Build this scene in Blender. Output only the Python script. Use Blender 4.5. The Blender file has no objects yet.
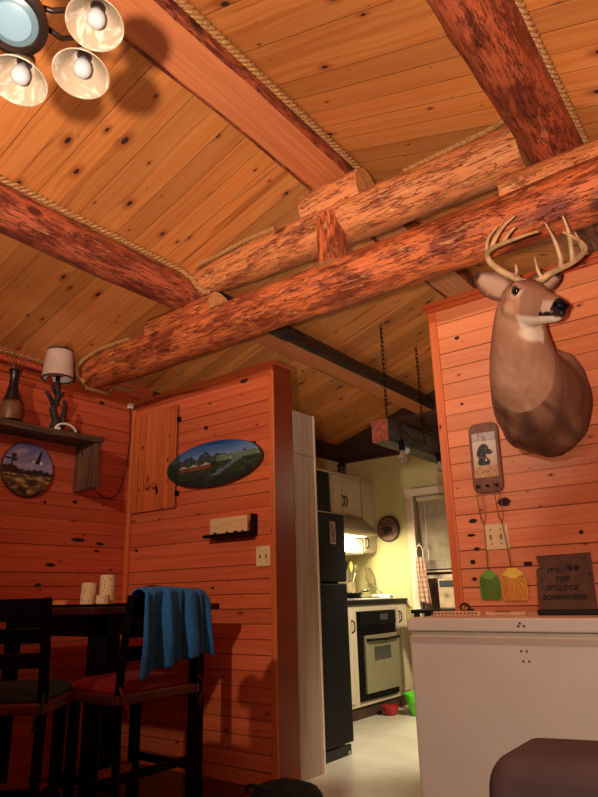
import bpy, bmesh, math, random
from mathutils import Vector, Matrix, noise
random.seed(7)
sc = bpy.context.scene
COL = sc.collection
PI = math.pi

# ---------------------------------------------------------------- dimensions (metres)
D = 2.934          # plane of the two half-height board partitions
XL = -3.745        # left wall
XR = 0.70          # right wall
YB = -3.2          # wall behind the viewer
YG = 5.68          # far gable wall of the kitchen
WT = 2.39          # partition height
YT = 2.483         # truss plane
RX, RZ, SL = -1.522, 3.235, 0.312      # ridge and roof slope
EZ = RZ - SL * (RX - XL)               # eave height
KX = -3.66         # kitchen side wall

def ceil_z(x):
    return RZ - SL * abs(x - RX)

# ---------------------------------------------------------------- colour helpers
def lin(c):
    return tuple(((v / 255) / 12.92 if v / 255 <= 0.04045 else ((v / 255 + 0.055) / 1.055) ** 2.4) for v in c)
def mixc(a, b, t):
    t = max(0, min(1, t)); return tuple(x + (y - x) * t for x, y in zip(a, b))

# ---------------------------------------------------------------- node helpers
class NT:
    def __init__(self, name):
        self.m = bpy.data.materials.new(name); self.m.use_nodes = True
        self.t = self.m.node_tree; self.t.nodes.clear()
        self.out = self.n('ShaderNodeOutputMaterial'); self.b = self.n('ShaderNodeBsdfPrincipled')
        self.t.links.new(self.b.outputs[0], self.out.inputs[0])
    def n(self, ty, **kw):
        x = self.t.nodes.new(ty)
        for k, v in kw.items(): setattr(x, k, v)
        return x
    def put(self, sock, v):
        if hasattr(v, 'is_output'): self.t.links.new(v, sock)
        elif isinstance(v, (tuple, list)) and len(v) == 3 and sock.type == 'RGBA': sock.default_value = (*v, 1)
        else: sock.default_value = v
    def math(self, op, a, b=0.0, c=None, clamp=False):
        x = self.n('ShaderNodeMath', operation=op); x.use_clamp = clamp
        self.put(x.inputs[0], a); self.put(x.inputs[1], b)
        if c is not None: self.put(x.inputs[2], c)
        return x.outputs[0]
    def ss(self, v, lo, hi, a=0.0, b=1.0):
        x = self.n('ShaderNodeMapRange', interpolation_type='SMOOTHSTEP')
        self.put(x.inputs[0], v)
        for i, q in enumerate((lo, hi, a, b)): self.put(x.inputs[i + 1], q)
        return x.outputs[0]
    def mix(self, f, a, b, blend='MIX'):
        x = self.n('ShaderNodeMix', data_type='RGBA', blend_type=blend)
        self.put(x.inputs[0], f); self.put(x.inputs[6], a); self.put(x.inputs[7], b)
        return x.outputs[2]
    def noise(self, vec, scale=5, detail=3, rough=.55, dist=0.0, dim='3D'):
        x = self.n('ShaderNodeTexNoise', noise_dimensions=dim)
        if vec is not None: self.put(x.inputs['Vector'], vec)
        x.inputs['Scale'].default_value = scale; x.inputs['Detail'].default_value = detail
        x.inputs['Roughness'].default_value = rough; x.inputs['Distortion'].default_value = dist
        return x.outputs[0]
    def xyz(self, a, b, c=0.0):
        x = self.n('ShaderNodeCombineXYZ')
        for i, v in enumerate((a, b, c)): self.put(x.inputs[i], v)
        return x.outputs[0]
    def obj(self):
        tc = self.n('ShaderNodeTexCoord'); s = self.n('ShaderNodeSeparateXYZ')
        self.t.links.new(tc.outputs['Object'], s.inputs[0])
        return tc.outputs['Object'], s.outputs
    def bump(self, h, strength=.3, dist=.01):
        x = self.n('ShaderNodeBump'); x.inputs['Strength'].default_value = strength
        x.inputs['Distance'].default_value = dist; self.put(x.inputs['Height'], h)
        self.t.links.new(x.outputs[0], self.b.inputs['Normal'])
    def fin(self, col, rough=.5, metal=0.0, spec=.5):
        self.put(self.b.inputs['Base Color'], col); self.put(self.b.inputs['Roughness'], rough)
        self.b.inputs['Metallic'].default_value = metal
        self.b.inputs['Specular IOR Level'].default_value = spec
        return self.m

def plain(name, rgb, rough=.5, metal=0.0, var=.12, scale=14, emit=0, spec=.5, bump=0):
    """Solid colour with a little procedural mottling."""
    k = NT(name); o, s = k.obj(); c = lin(rgb)
    nz = k.noise(o, scale, 3)
    col = k.mix(k.ss(nz, .3, .7), tuple(v * (1 - var) for v in c), tuple(min(1, v * (1 + var)) for v in c))
    if bump: k.bump(k.noise(o, scale * 6, 3), bump, .004)
    k.fin(col, rough, metal, spec)
    if emit:
        k.put(k.b.inputs['Emission Color'], c); k.b.inputs['Emission Strength'].default_value = emit
    return k.m

def boards(name, along, across, w, phase, c1, c2, dark, knots=(), kscale=(3.0, 6.5), ksize=.085, streak=.66, rough=.38, groove=.85, knotc=(40, 14, 8), gvar=.35, tonev=.26):
    """Tongue-and-groove knotty pine."""
    k = NT(name); o, s = k.obj(); a, b = s[along], s[across]
    c1, c2, dark, kc = lin(c1), lin(c2), lin(dark), lin(knotc)
    q = k.math('DIVIDE', k.math('SUBTRACT', b, phase), w)
    i = k.math('FLOOR', q); fr = k.math('FRACT', q)
    wn = k.n('ShaderNodeTexWhiteNoise', noise_dimensions='1D'); k.put(wn.inputs['W'], i)
    sp = k.n('ShaderNodeSeparateColor'); k.put(sp.inputs[0], wn.outputs['Color'])
    r, g, bb = sp.outputs
    a2 = k.math('ADD', a, k.math('MULTIPLY', r, 13.0))
    # wobble of the grain
    wob = k.noise(k.xyz(k.math('MULTIPLY', a2, 1.6), k.math('MULTIPLY', b, 9), k.math('MULTIPLY', g, 9)), 1.0, 2)
    gr = k.noise(k.xyz(k.math('MULTIPLY', a2, 1.1), k.math('ADD', k.math('MULTIPLY', b, 46), k.math('MULTIPLY', wob, 4.0)), k.math('MULTIPLY', g, 7)), 1.0, 4, .6)
    fine = k.noise(k.xyz(k.math('MULTIPLY', a2, 5), k.math('MULTIPLY', b, 240), 0), 1.0, 2)
    col = k.mix(k.ss(gr, .3, .75), c1, c2)
    col = k.mix(k.math('MULTIPLY', k.ss(fine, .45, .75), .07), col, dark)
    st = k.noise(k.xyz(k.math('MULTIPLY', a2, .75), k.math('ADD', k.math('MULTIPLY', b, 13), k.math('MULTIPLY', wob, 1.5)), k.math('MULTIPLY', bb, 20)), 1.0, 2)
    col = k.mix(k.math('MULTIPLY', k.ss(st, streak - .02, streak + .05), .6), col, dark)
    tone = k.math('ADD', k.math('MULTIPLY', bb, tonev), 1 - tonev * .55)
    col = k.mix(1.0, col, k.xyz(tone, tone, tone), 'MULTIPLY')
    # knots
    vo = k.n('ShaderNodeTexVoronoi', voronoi_dimensions='2D', feature='F1')
    k.put(vo.inputs['Vector'], k.xyz(k.math('MULTIPLY', a2, kscale[0]), k.math('MULTIPLY', b, kscale[1])))
    vo.inputs['Scale'].default_value = 1.0
    vs = k.n('ShaderNodeSeparateColor'); k.put(vs.inputs[0], vo.outputs['Color'])
    rad = k.math('MULTIPLY', k.math('POWER', vs.outputs[0], 2.2), ksize)
    ratio = k.math('DIVIDE', vo.outputs['Distance'], k.math('ADD', rad, .008))
    halo = k.ss(ratio, 1.1, 3.6, .55, 0.0)
    km = k.ss(ratio, .75, 1.15, 1.0, 0.0)
    col = k.mix(halo, col, dark)
    kw = k.math('MULTIPLY', k.math('SUBTRACT', k.noise(k.xyz(k.math('MULTIPLY', a, 60), k.math('MULTIPLY', b, 90)), 1, 2), .5), 1.6) if knots else 0
    for (ka, kb, ra, rb) in knots:
        da = k.math('DIVIDE', k.math('SUBTRACT', a, ka), ra); db = k.math('DIVIDE', k.math('SUBTRACT', b, kb), rb)
        dd = k.math('ADD', k.math('MULTIPLY', da, da), k.math('MULTIPLY', db, db))
        km = k.math('MAXIMUM', km, k.ss(k.math('ADD', dd, kw), .7, 1.3, 1.0, 0.0))
    col = k.mix(km, col, kc)
    # grooves
    e = k.math('MULTIPLY', k.math('MINIMUM', fr, k.math('SUBTRACT', 1.0, fr)), w)
    wj = k.n('ShaderNodeTexWhiteNoise', noise_dimensions='1D'); k.put(wj.inputs['W'], k.math('ADD', k.math('ROUND', q), .37))
    gs = k.math('ADD', k.math('MULTIPLY', wj.outputs['Value'], 1 - gvar), gvar)
    gm = k.math('MULTIPLY', k.ss(e, .0012, .0042, 1.0, 0.0), gs)
    col = k.mix(k.math('MULTIPLY', gm, groove), col, tuple(v * .12 for v in dark))
    h = k.math('ADD', k.math('MULTIPLY', gm, -1.0), k.math('MULTIPLY', gr, .12))
    k.bump(h, .5, .004)
    return k.fin(col, k.math('ADD', k.math('MULTIPLY', km, .45), rough))

def logmat(name, base, dark, light, crack=1.0, rough=.5, patch=(.42, .6)):
    """Peeled, stained log with bark flakes; the log lies along local Z."""
    k = NT(name); o, s = k.obj(); base, dark, light = lin(base), lin(dark), lin(light)
    v = k.xyz(s[0], s[1], k.math('MULTIPLY', s[2], .32))
    p1 = k.noise(v, 13, 6, .7, .3); p2 = k.noise(v, 26, 5, .68, .4)
    col = k.mix(k.ss(p1, *patch), base, dark)
    col = k.mix(k.ss(p2, .57, .68, 0, .6), col, light)
    v2 = k.xyz(s[0], s[1], k.math('MULTIPLY', s[2], .12))
    cr = k.math('ABSOLUTE', k.math('SUBTRACT', k.noise(v2, 34, 4, .65, .25), .5))
    cm = k.ss(cr, .004, .02, 1.0, 0.0)
    col = k.mix(k.math('MULTIPLY', cm, .6 * crack), col, tuple(x * .5 for x in dark))
    fl = k.noise(k.xyz(s[0], s[1], k.math('MULTIPLY', s[2], .22)), 75, 5, .8, .3)
    col = k.mix(k.ss(fl, .5, .72, 0, .5), col, tuple(x * .5 for x in dark))
    vo = k.n('ShaderNodeTexVoronoi', feature='F1'); k.put(vo.inputs['Vector'], k.xyz(k.math('MULTIPLY', s[0], 3), k.math('MULTIPLY', s[1], 3), k.math('MULTIPLY', s[2], 1.6))); vo.inputs['Scale'].default_value = 1.6
    col = k.mix(k.ss(vo.outputs['Distance'], .07, .15, .9, 0.0), col, tuple(x * .3 for x in dark))
    h = k.math('ADD', k.math('MULTIPLY', p2, .6), k.math('ADD', k.math('MULTIPLY', cm, -.6), k.math('MULTIPLY', fl, .25)))
    k.bump(h, 1.0, .014)
    return k.fin(col, rough)

def whitewash(name, c1, c2, axis=2, rough=.55):
    k = NT(name); o, s = k.obj(); m = [7.0, 7.0, 7.0]; m = [60, 60, 60]; m[axis] = 2.2
    v = k.xyz(*[k.math('MULTIPLY', s[i], m[i]) for i in range(3)])
    g = k.noise(v, 1.0, 5, .65, .3)
    col = k.mix(k.ss(g, .35, .68), lin(c1), lin(c2)); k.bump(g, .2, .002)
    return k.fin(col, rough)

def vcol(name, rough=.5, spec=.4, bump=0, bscale=60):
    k = NT(name); a = k.n('ShaderNodeAttribute'); a.attribute_name = 'paint'
    if bump:
        o, s = k.obj(); k.bump(k.noise(o, bscale, 3), bump, .004)
    return k.fin(a.outputs['Color'], rough, 0, spec)

# ---------------------------------------------------------------- mesh helpers
class MB:
    def __init__(self): self.v = []; self.f = []; self.mi = []; self.mid = 0
    def add(self, vs, fs):
        o = len(self.v); self.v += [tuple(p) for p in vs]
        for f in fs: self.f.append(tuple(i + o for i in f)); self.mi.append(self.mid)
        return self
    def box(self, x0, x1, y0, y1, z0, z1, M=None):
        vs = [Vector((x, y, z)) for z in (z0, z1) for y in (y0, y1) for x in (x0, x1)]
        if M: vs = [M @ p for p in vs]
        return self.add(vs, [(0, 2, 3, 1), (4, 5, 7, 6), (0, 1, 5, 4), (2, 6, 7, 3), (0, 4, 6, 2), (1, 3, 7, 5)])
    def tube(self, pts, r, n=8, caps=True, squash=None):
        """Swept tube along a polyline; r may be a list."""
        pts = [Vector(p) for p in pts]; N = len(pts)
        rr = r if isinstance(r, (list, tuple)) else [r] * N
        up = None; vs = []
        for i, p in enumerate(pts):
            t = (pts[min(i + 1, N - 1)] - pts[max(i - 1, 0)]).normalized()
            if up is None:
                up = Vector((0, 0, 1)) if abs(t.z) < .9 else Vector((1, 0, 0))
            up = (up - t * up.dot(t)).normalized(); sd = t.cross(up)
            for j in range(n):
                a = 2 * PI * j / n
                vs.append(p + (sd * math.cos(a) + up * math.sin(a)) * rr[i])
        fs = [(i * n + j, i * n + (j + 1) % n, (i + 1) * n + (j + 1) % n, (i + 1) * n + j) for i in range(N - 1) for j in range(n)]
        if caps: fs += [tuple(range(n - 1, -1, -1)), tuple((N - 1) * n + j for j in range(n))]
        return self.add(vs, fs)
    def lathe(self, prof, n=32, M=None, closed=False):
        """prof: (radius, z) pairs, spun about Z."""
        vs = []
        for (r, z) in prof:
            for j in range(n):
                a = 2 * PI * j / n; vs.append(Vector((r * math.cos(a), r * math.sin(a), z)))
        if M: vs = [M @ p for p in vs]
        N = len(prof)
        fs = [(i * n + j, i * n + (j + 1) % n, (i + 1) * n + (j + 1) % n, (i + 1) * n + j) for i in range(N - 1) for j in range(n)]
        if not closed:
            if prof[0][0] > 1e-4: fs.append(tuple(range(n - 1, -1, -1)))
            if prof[-1][0] > 1e-4: fs.append(tuple((N - 1) * n + j for j in range(n)))
        return self.add(vs, fs)
    def prism(self, poly, d0, d1, fr=lambda u, v, d: (u, v, d)):
        """Extrude polygon (u,v) from depth d0 to d1; fr maps to space."""
        n = len(poly)
        vs = [fr(u, v, d0) for u, v in poly] + [fr(u, v, d1) for u, v in poly]
        fs = [tuple(range(n - 1, -1, -1)), tuple(range(n, 2 * n))] + [(i, (i + 1) % n, n + (i + 1) % n, n + i) for i in range(n)]
        return self.add(vs, fs)
    def build(self, name, mat, parent=None, smooth=False, bevel=0, loc=None, seg=2, fix=True):
        me = bpy.data.meshes.new(name); 
        L = Vector(loc) if loc is not None else None
        me.from_pydata([tuple(Vector(p) - L) for p in self.v] if L else self.v, [], self.f)
        mats = mat if isinstance(mat, (list, tuple)) else [mat]
        for m in mats: me.materials.append(m)
        if len(mats) > 1: me.polygons.foreach_set('material_index', self.mi)
        if fix:
            bm = bmesh.new(); bm.from_mesh(me); bmesh.ops.remove_doubles(bm, verts=bm.verts, dist=1e-6)
            bmesh.ops.recalc_face_normals(bm, faces=bm.faces); bm.to_mesh(me); bm.free()
        o = bpy.data.objects.new(name, me); COL.objects.link(o)
        if L is not None: o.location = L
        if parent is not None:
            o.parent = parent
            if parent.type == 'EMPTY' or L is not None or True:
                o.matrix_parent_inverse = Matrix.Translation(-WORLD.get(parent.name, Vector((0, 0, 0))))
        WORLD[o.name] = (L if L is not None else Vector((0, 0, 0)))
        if smooth:
            me.polygons.foreach_set('use_smooth', [True] * len(me.polygons))
            if smooth != 'all': me.set_sharp_from_angle(angle=math.radians(38))
        if bevel:
            b = o.modifiers.new('bevel', 'BEVEL'); b.width = bevel; b.segments = seg; b.limit_method = 'ANGLE'; b.angle_limit = math.radians(40)
        return o
WORLD = {}   # world origin of every parent that is not turned

def tag(o, label, cat, group=None):
    o['label'] = label; o['category'] = cat; o['kind'] = 'thing'
    if group: o['group'] = group
    return o
def thing(name, label, cat, loc, group=None):
    e = bpy.data.objects.new(name, None); COL.objects.link(e); e.location = loc; e.empty_display_size = .1
    WORLD[e.name] = Vector(loc); return tag(e, label, cat, group)
def struct(o): o['kind'] = 'structure'; return o
def dup(root, delta, label, group=None):
    """Copy a thing with its parts and sub-parts, moved by delta."""
    r = root.copy(); COL.objects.link(r); r.location = root.location + Vector(delta); r['label'] = label
    if group: r['group'] = group
    for ch in list(root.children):
        c = ch.copy(); COL.objects.link(c); c.parent = r
        for g in list(ch.children):
            d = g.copy(); COL.objects.link(d); d.parent = c
    return r
def frameY(y, x0=0, z0=0):      # polygon (u=x, v=z) on a wall facing -Y, depth grows toward the viewer
    return lambda u, v, d: (x0 + u, y - d, z0 + v)
def frameX(x, y0=0, z0=0):      # polygon (u=y, v=z) on a wall facing +X
    return lambda u, v, d: (x + d, y0 + u, z0 + v)
def paint_grid(name, fn, inside, nu, nv, place, mat, parent=None):
    """A finely divided flat picture coloured vertex by vertex from fn(u,v), kept where inside(u,v)."""
    vs, fs, cols, idx = [], [], [], {}
    def vert(i, j):
        if (i, j) not in idx:
            u, v = -1 + 2 * i / nu, -1 + 2 * j / nv
            u, v = inside(u, v); idx[(i, j)] = len(vs); vs.append(place(u, v)); cols.append(lin(fn(u, v)))
        return idx[(i, j)]
    for i in range(nu):
        for j in range(nv): fs.append((vert(i, j), vert(i + 1, j), vert(i + 1, j + 1), vert(i, j + 1)))
    me = bpy.data.meshes.new(name); me.from_pydata(vs, [], fs); me.materials.append(mat)
    at = me.color_attributes.new('paint', 'FLOAT_COLOR', 'POINT')
    at.data.foreach_set('color', [q for c in cols for q in (*c, 1.0)])
    o = bpy.data.objects.new(name, me); COL.objects.link(o)
    if parent is not None:
        o.parent = parent; o.matrix_parent_inverse = Matrix.Translation(-WORLD[parent.name])
    WORLD[o.name] = Vector((0, 0, 0))
    return o
def disc(u, v):                 # square -> disc mapping
    return u * math.sqrt(max(0, 1 - v * v / 2)), v * math.sqrt(max(0, 1 - u * u / 2))
def square(u, v): return u, v
def nz(x, y=0.0, z=0.0): return noise.noise(Vector((x, y, z)))
def fbm(x, y=0.0, z=0.0):
    return nz(x, y, z) + .5 * nz(2 * x, 2 * y, z + 3) + .25 * nz(4 * x, 4 * y, z + 7)

# ---------------------------------------------------------------- materials
M = {}
KD = [(-1.019, 1.369, .032, .02), (-1.179, 1.296, .02, .011), (-1.174, 1.166, .016, .009), (-1.2, 1.108, .014, .011), (-1.194, 1.231, .02, .007), (-.945, 1.087, .02, .011), (-.703, 1.208, .01, .009), (-1.161, 2.231, .014, .01), (-1.172, 1.876, .009, .006), (-1.2, 1.031, .012, .009)]
KP = [(-2.638, 2.33, .035, .014), (-2.981, 2.073, .022, .015), (-2.554, 1.9, .02, .013), (-2.42, 1.57, .02, .016), (-3.638, 1.303, .012, .01), (-3.07, 1.035, .014, .009), (-2.9, 1.036, .016, .008), (-2.95, 2.24, .01, .008)]
KL = [(2.641, 2.338, .024, .013), (2.484, 1.612, .02, .012), (2.267, 1.591, .012, .01), (2.53, 1.366, .05, .014), (2.703, 1.348, .035, .01), (2.341, 1.202, .035, .012), (2.272, 1.081, .022, .011), (2.68, 1.30, .02, .01)]
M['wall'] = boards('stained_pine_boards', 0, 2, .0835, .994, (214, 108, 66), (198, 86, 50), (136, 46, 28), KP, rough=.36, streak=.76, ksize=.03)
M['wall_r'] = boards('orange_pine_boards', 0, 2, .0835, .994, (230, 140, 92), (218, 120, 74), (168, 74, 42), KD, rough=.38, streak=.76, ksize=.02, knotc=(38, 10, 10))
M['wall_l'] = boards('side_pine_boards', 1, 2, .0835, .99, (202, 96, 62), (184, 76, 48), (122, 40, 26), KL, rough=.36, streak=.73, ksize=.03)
M['ceil'] = boards('ceiling_pine_boards', 0, 1, .117, 1.261 - .117 * 30, (214, 138, 74), (198, 114, 56), (128, 58, 30), (), kscale=(3.2, 5.6), ksize=.072, streak=.66, rough=.42, groove=.6, gvar=.15, knotc=(52, 20, 10), tonev=.4)
M['end_cap'] = boards('stained_trim', 2, 0, .9, -9.1, (140, 56, 30), (118, 40, 22), (90, 24, 12), (), ksize=.03, groove=0)
M['trim'] = boards('light_trim', 2, 0, .9, -9.1, (214, 112, 58), (196, 90, 44), (130, 44, 20), (), ksize=.03, groove=0)
M['trim_h'] = boards('cap_trim', 0, 2, .9, -9.1, (206, 98, 50), (184, 76, 38), (120, 36, 18), (), ksize=.03, groove=0)
M['trim_hl'] = boards('cap_trim_side', 1, 2, .9, -9.1, (196, 88, 46), (170, 62, 32), (110, 30, 16), (), ksize=.03, groove=0)
M['gable'] = boards('dark_gable_boards', 0, 2, .14, .0, (74, 48, 32), (52, 32, 22), (28, 16, 11), (), rough=.55)
M['log_red'] = logmat('red_log', (208, 108, 58), (128, 52, 26), (232, 166, 104), .7)
M['log_orange'] = logmat('orange_log', (214, 132, 78), (150, 70, 40), (238, 190, 132), .6, patch=(.48, .64))
M['log_dark'] = logmat('dark_log', (184, 92, 58), (122, 48, 30), (210, 134, 86), .8)
M['log_bark'] = logmat('bark_log', (176, 86, 52), (112, 44, 28), (216, 126, 80), .8)
M['log_brown'] = logmat('brown_timber', (62, 40, 27), (34, 21, 15), (92, 62, 40))
M['hewn'] = boards('hewn_face', 2, 0, .9, -4.5, (196, 112, 58), (170, 84, 42), (112, 44, 22), (), ksize=.1, groove=0)
M['endgrain'] = plain('end_grain', (206, 140, 84), .7, var=.25, scale=40)
M['endred'] = plain('rough_red_end', (170, 84, 60), .8, var=.4, scale=26, bump=.5)
k = NT('hewn_pine'); o_, s_ = k.obj()
g_ = k.noise(k.xyz(k.math('MULTIPLY', s_[0], 60), k.math('MULTIPLY', s_[1], 60), k.math('MULTIPLY', s_[2], 1.6)), 1, 4, .6, .3)
M['hewnZ'] = k.fin(k.mix(k.ss(g_, .3, .7), lin((206, 126, 78)), lin((188, 106, 62))), .5)
k = NT('rope_fibre'); o_, s_ = k.obj()
M['rope'] = k.fin(k.mix(k.ss(k.noise(o_, 120, 2), .35, .65), lin((140, 92, 50)), lin((190, 140, 84))), .85)
M['floor'] = boards('dark_floor', 0, 1, .12, 0, (64, 26, 18), (46, 18, 12), (24, 9, 6), (), rough=.3)
k = NT('vinyl_floor'); o_, s_ = k.obj()
M['vinyl'] = k.fin(k.mix(k.ss(k.noise(k.xyz(k.math('MULTIPLY', s_[0], 2), k.math('MULTIPLY', s_[1], 3)), 2, 4), .3, .7), lin((206, 198, 176)), lin((218, 210, 190))), .35)
M['yellow'] = plain('yellow_paint', (204, 194, 138), .7, var=.05, scale=3)
M['plaster'] = plain('warm_plaster', (170, 120, 84), .8, var=.05, scale=3)
M['wash'] = whitewash('whitewashed_wood', (158, 132, 112), (184, 160, 138))
M['cab'] = whitewash('washed_cabinet', (184, 168, 140), (204, 190, 162))
M['white'] = plain('white_paint', (232, 222, 204), .5, var=.04)
M['casing'] = plain('casing_paint', (226, 204, 180), .5, var=.05)
M['freezer'] = plain('freezer_enamel', (232, 220, 200), .34, var=.02, scale=5)
M['freezer_line'] = plain('freezer_gasket', (206, 186, 164), .5, var=.05)
M['black'] = plain('black_gloss', (6, 6, 6), .5, var=.2, spec=.15)
M['black_matt'] = plain('black_matt', (10, 9, 9), .7, var=.3)
M['furn'] = plain('black_stained_wood', (6, 5, 5), .5, var=.3, scale=25, spec=.12)
M['table'] = plain('dark_red_table_top', (60, 22, 17), .4, var=.3, scale=25, spec=.2)
M['iron'] = plain('wrought_iron', (28, 23, 20), .5, .6, var=.2)
M['steel'] = plain('steel', (168, 162, 150), .3, .9, var=.05)
M['bronze'] = plain('dark_bronze', (46, 30, 24), .38, .5, var=.2)
k = NT('alabaster_glass'); o_, s_ = k.obj()
fa = k.ss(k.noise(o_, 16, 3, .6, 1.6), .5, .66)
k.put(k.b.inputs['Transmission Weight'], .05)
M['shade'] = k.fin(k.mix(fa, lin((160, 140, 118)), lin((204, 190, 174))), .28)
M['bulb'] = plain('frosted_bulb', (170, 168, 170), .35, var=.02, emit=.05)
M['lens'] = plain('frosted_lens', (84, 104, 114), .3, var=.04, emit=.05)
M['lens_in'] = plain('inner_lens', (112, 140, 156), .3, var=.03)
k = NT('clear_glass'); k.put(k.b.inputs['Transmission Weight'], .85); M['glass'] = k.fin(lin((235, 225, 205)), .06)
M['oven_face'] = plain('oven_steel', (150, 140, 112), .35, .35, var=.05)
M['oven_glass'] = plain('oven_window', (70, 68, 58), .2, var=.15)
M['hood'] = plain('hood_steel', (150, 134, 104), .4, .3, var=.06)
M['hoodlight'] = plain('hood_lamp', (255, 240, 190), .4, emit=3)
M['blue'] = plain('blue_towel', (34, 104, 168), .95, var=.14, scale=40, bump=.5)
M['red_cush'] = plain('red_cushion', (128, 22, 28), .9, var=.2, scale=40)
M['blue_cush'] = plain('blue_cushion', (34, 50, 68), .9, var=.2, scale=40)
M['oak'] = plain('orange_wood', (176, 84, 48), .5, var=.2)
M['seatwood'] = plain('seat_wood', (92, 40, 24), .5, var=.25)
k = NT('birch_bark'); o_, s_ = k.obj()
vo = k.n('ShaderNodeTexVoronoi'); k.put(vo.inputs['Vector'], k.xyz(k.math('MULTIPLY', s_[0], 1.0), k.math('MULTIPLY', s_[1], 1.0), k.math('MULTIPLY', s_[2], 1.6))); vo.inputs['Scale'].default_value = 62
M['birch'] = k.fin(k.mix(k.ss(vo.outputs['Distance'], .16, .3, .85, 0.0), lin((222, 186, 140)), lin((70, 40, 26))), .8)
M['candle'] = plain('amber_jar', (226, 132, 76), .4, var=.15)
M['slab'] = whitewash('weathered_slab', (58, 42, 32), (104, 76, 56), 1)
M['slab_v'] = whitewash('weathered_slab_end', (70, 46, 34), (122, 82, 58), 2)
M['vase'] = plain('dark_vase', (24, 19, 17), .3, var=.3)
M['vase_tan'] = plain('tan_vase_patch', (112, 70, 42), .45, var=.25, scale=30)
M['reed'] = plain('dry_reed', (120, 78, 56), .8)
M['branch'] = plain('dark_branch', (42, 28, 22), .7, var=.35, scale=30, bump=.6)
M['lampshade'] = plain('cream_lampshade', (196, 164, 150), .8, var=.06)
M['lampin'] = plain('lampshade_lining', (226, 210, 204), .8, var=.03)
M['lampband'] = plain('brown_band', (60, 34, 26), .7)
M['whiteplastic'] = plain('white_plastic', (236, 226, 218), .4)
M['plate'] = plain('almond_plate', (232, 200, 148), .4, var=.03)
M['slot'] = plain('plate_slot', (150, 104, 60), .5)
M['paleboard'] = boards('pale_pine', 0, 2, .9, -9.2, (244, 204, 150), (230, 180, 120), (168, 100, 54), (), ksize=.1, groove=0)
M['antler'] = plain('antler', (186, 148, 108), .45, var=.3, scale=22)
M['deer'] = vcol('deer_hair', .85, .2, .5, 140)
M['eye'] = plain('dark_eye', (14, 9, 7), .06)
M['paint'] = vcol('painted_picture', .42, .4)
M['plaque'] = plain('brown_plaque_wood', (120, 66, 44), .5, var=.2, scale=30)
M['green'] = plain('green_plastic', (116, 168, 44), .5)
M['yellowp'] = plain('amber_plastic', (255, 206, 84), .45)
M['wire'] = plain('dull_wire', (150, 112, 80), .4, .6)
M['sign'] = plain('weathered_metal_sign', (98, 66, 50), .55, .3, var=.22, scale=22)
M['letter'] = plain('dark_letter', (30, 18, 14), .7)
M['lightwood'] = plain('pale_strip_wood', (226, 178, 136), .6, var=.1)
M['dot'] = plain('dark_dot', (88, 58, 42), .6)
M['bowl_red'] = plain('red_bowl', (170, 34, 40), .4)
M['bowl_green'] = plain('lime_plastic', (96, 214, 40), .35)
M['leather'] = plain('brown_suede', (76, 52, 48), .85, var=.12, scale=7)
M['blind'] = plain('blind_slat', (206, 188, 160), .6)
M['jamb'] = plain('jamb_paint', (150, 132, 108), .6, var=.08)
M['ac'] = plain('beige_ac', (196, 168, 134), .5)
M['acdark'] = plain('ac_panel', (62, 66, 70), .4)
M['darkwood'] = plain('dark_brown_wood', (64, 40, 26), .6, var=.2)
k = NT('checked_towel'); o_, s_ = k.obj()
def stripe(v, f): return k.ss(k.math('ABSOLUTE', k.math('SUBTRACT', k.math('FRACT', k.math('MULTIPLY', v, f)), .5)), .12, .2, 1, 0)
ck = k.math('MAXIMUM', stripe(s_[0], 28.0), k.math('MULTIPLY', stripe(s_[2], 22.0), .8))
M['check'] = k.fin(k.mix(ck, lin((206, 176, 150)), lin((160, 112, 92))), .9)
M['counter'] = plain('dark_counter', (20, 17, 15), .5, var=.3, scale=60, spec=.2)
M['crock'] = plain('metal_crock', (150, 136, 104), .3, .5)
M['utwood'] = plain('utensil_yellow', (240, 200, 96), .5)
M['bag'] = plain('black_cloth', (9, 8, 8), .75, var=.3, bump=.3)
M['cap'] = plain('dark_red_cap', (60, 18, 18), .85)

# ---------------------------------------------------------------- room shell
def wallbox(name, mat, *b):
    return struct(MB().box(*b).build(name, mat))
wallbox('floor', M['floor'], XL, XR, YB, 2.95, -.06, 0)
wallbox('floor_kitchen', M['vinyl'], XL, XR, 2.95, YG, -.06, 0)
def slope(name, x0, x1):
    t = .08; m = MB()
    vs = [(x, y, ceil_z(x) + dz) for dz in (0, t) for y in (YB, YG + .1) for x in (x0, x1)]
    m.add(vs, [(0, 2, 3, 1), (4, 5, 7, 6), (0, 1, 5, 4), (2, 6, 7, 3), (0, 4, 6, 2), (1, 3, 7, 5)])
    return struct(m.build(name, M['ceil']))
slope('ceiling_left', XL - .12, RX); slope('ceiling_right', RX, XR + .12)
wallbox('wall_left', M['wall_l'], XL - .1, XL, YB, 3.1, 0, EZ + .02)
wallbox('wall_kitchen_outer', M['gable'], XL - .1, XL, 3.1, YG, 0, EZ + .02)
wallbox('wall_right', M['wall_l'], XR, XR + .1, YB, YG, 0, EZ + .02)
m = MB(); m.prism([(XL - .1, 0), (XR + .1, 0), (XR + .1, EZ), (RX, RZ + .02), (XL - .1, EZ)], 0, .1, lambda u, v, d: (u, YB - d, v))
struct(m.build('wall_rear', M['wall']))
m = MB(); m.prism([(XL - .1, 2.32), (XR + .1, 2.32), (XR + .1, EZ), (RX, RZ + .02), (XL - .1, EZ)], 0, .1, lambda u, v, d: (u, YG + d, v))
struct(m.build('wall_gable', M['gable']))
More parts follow.
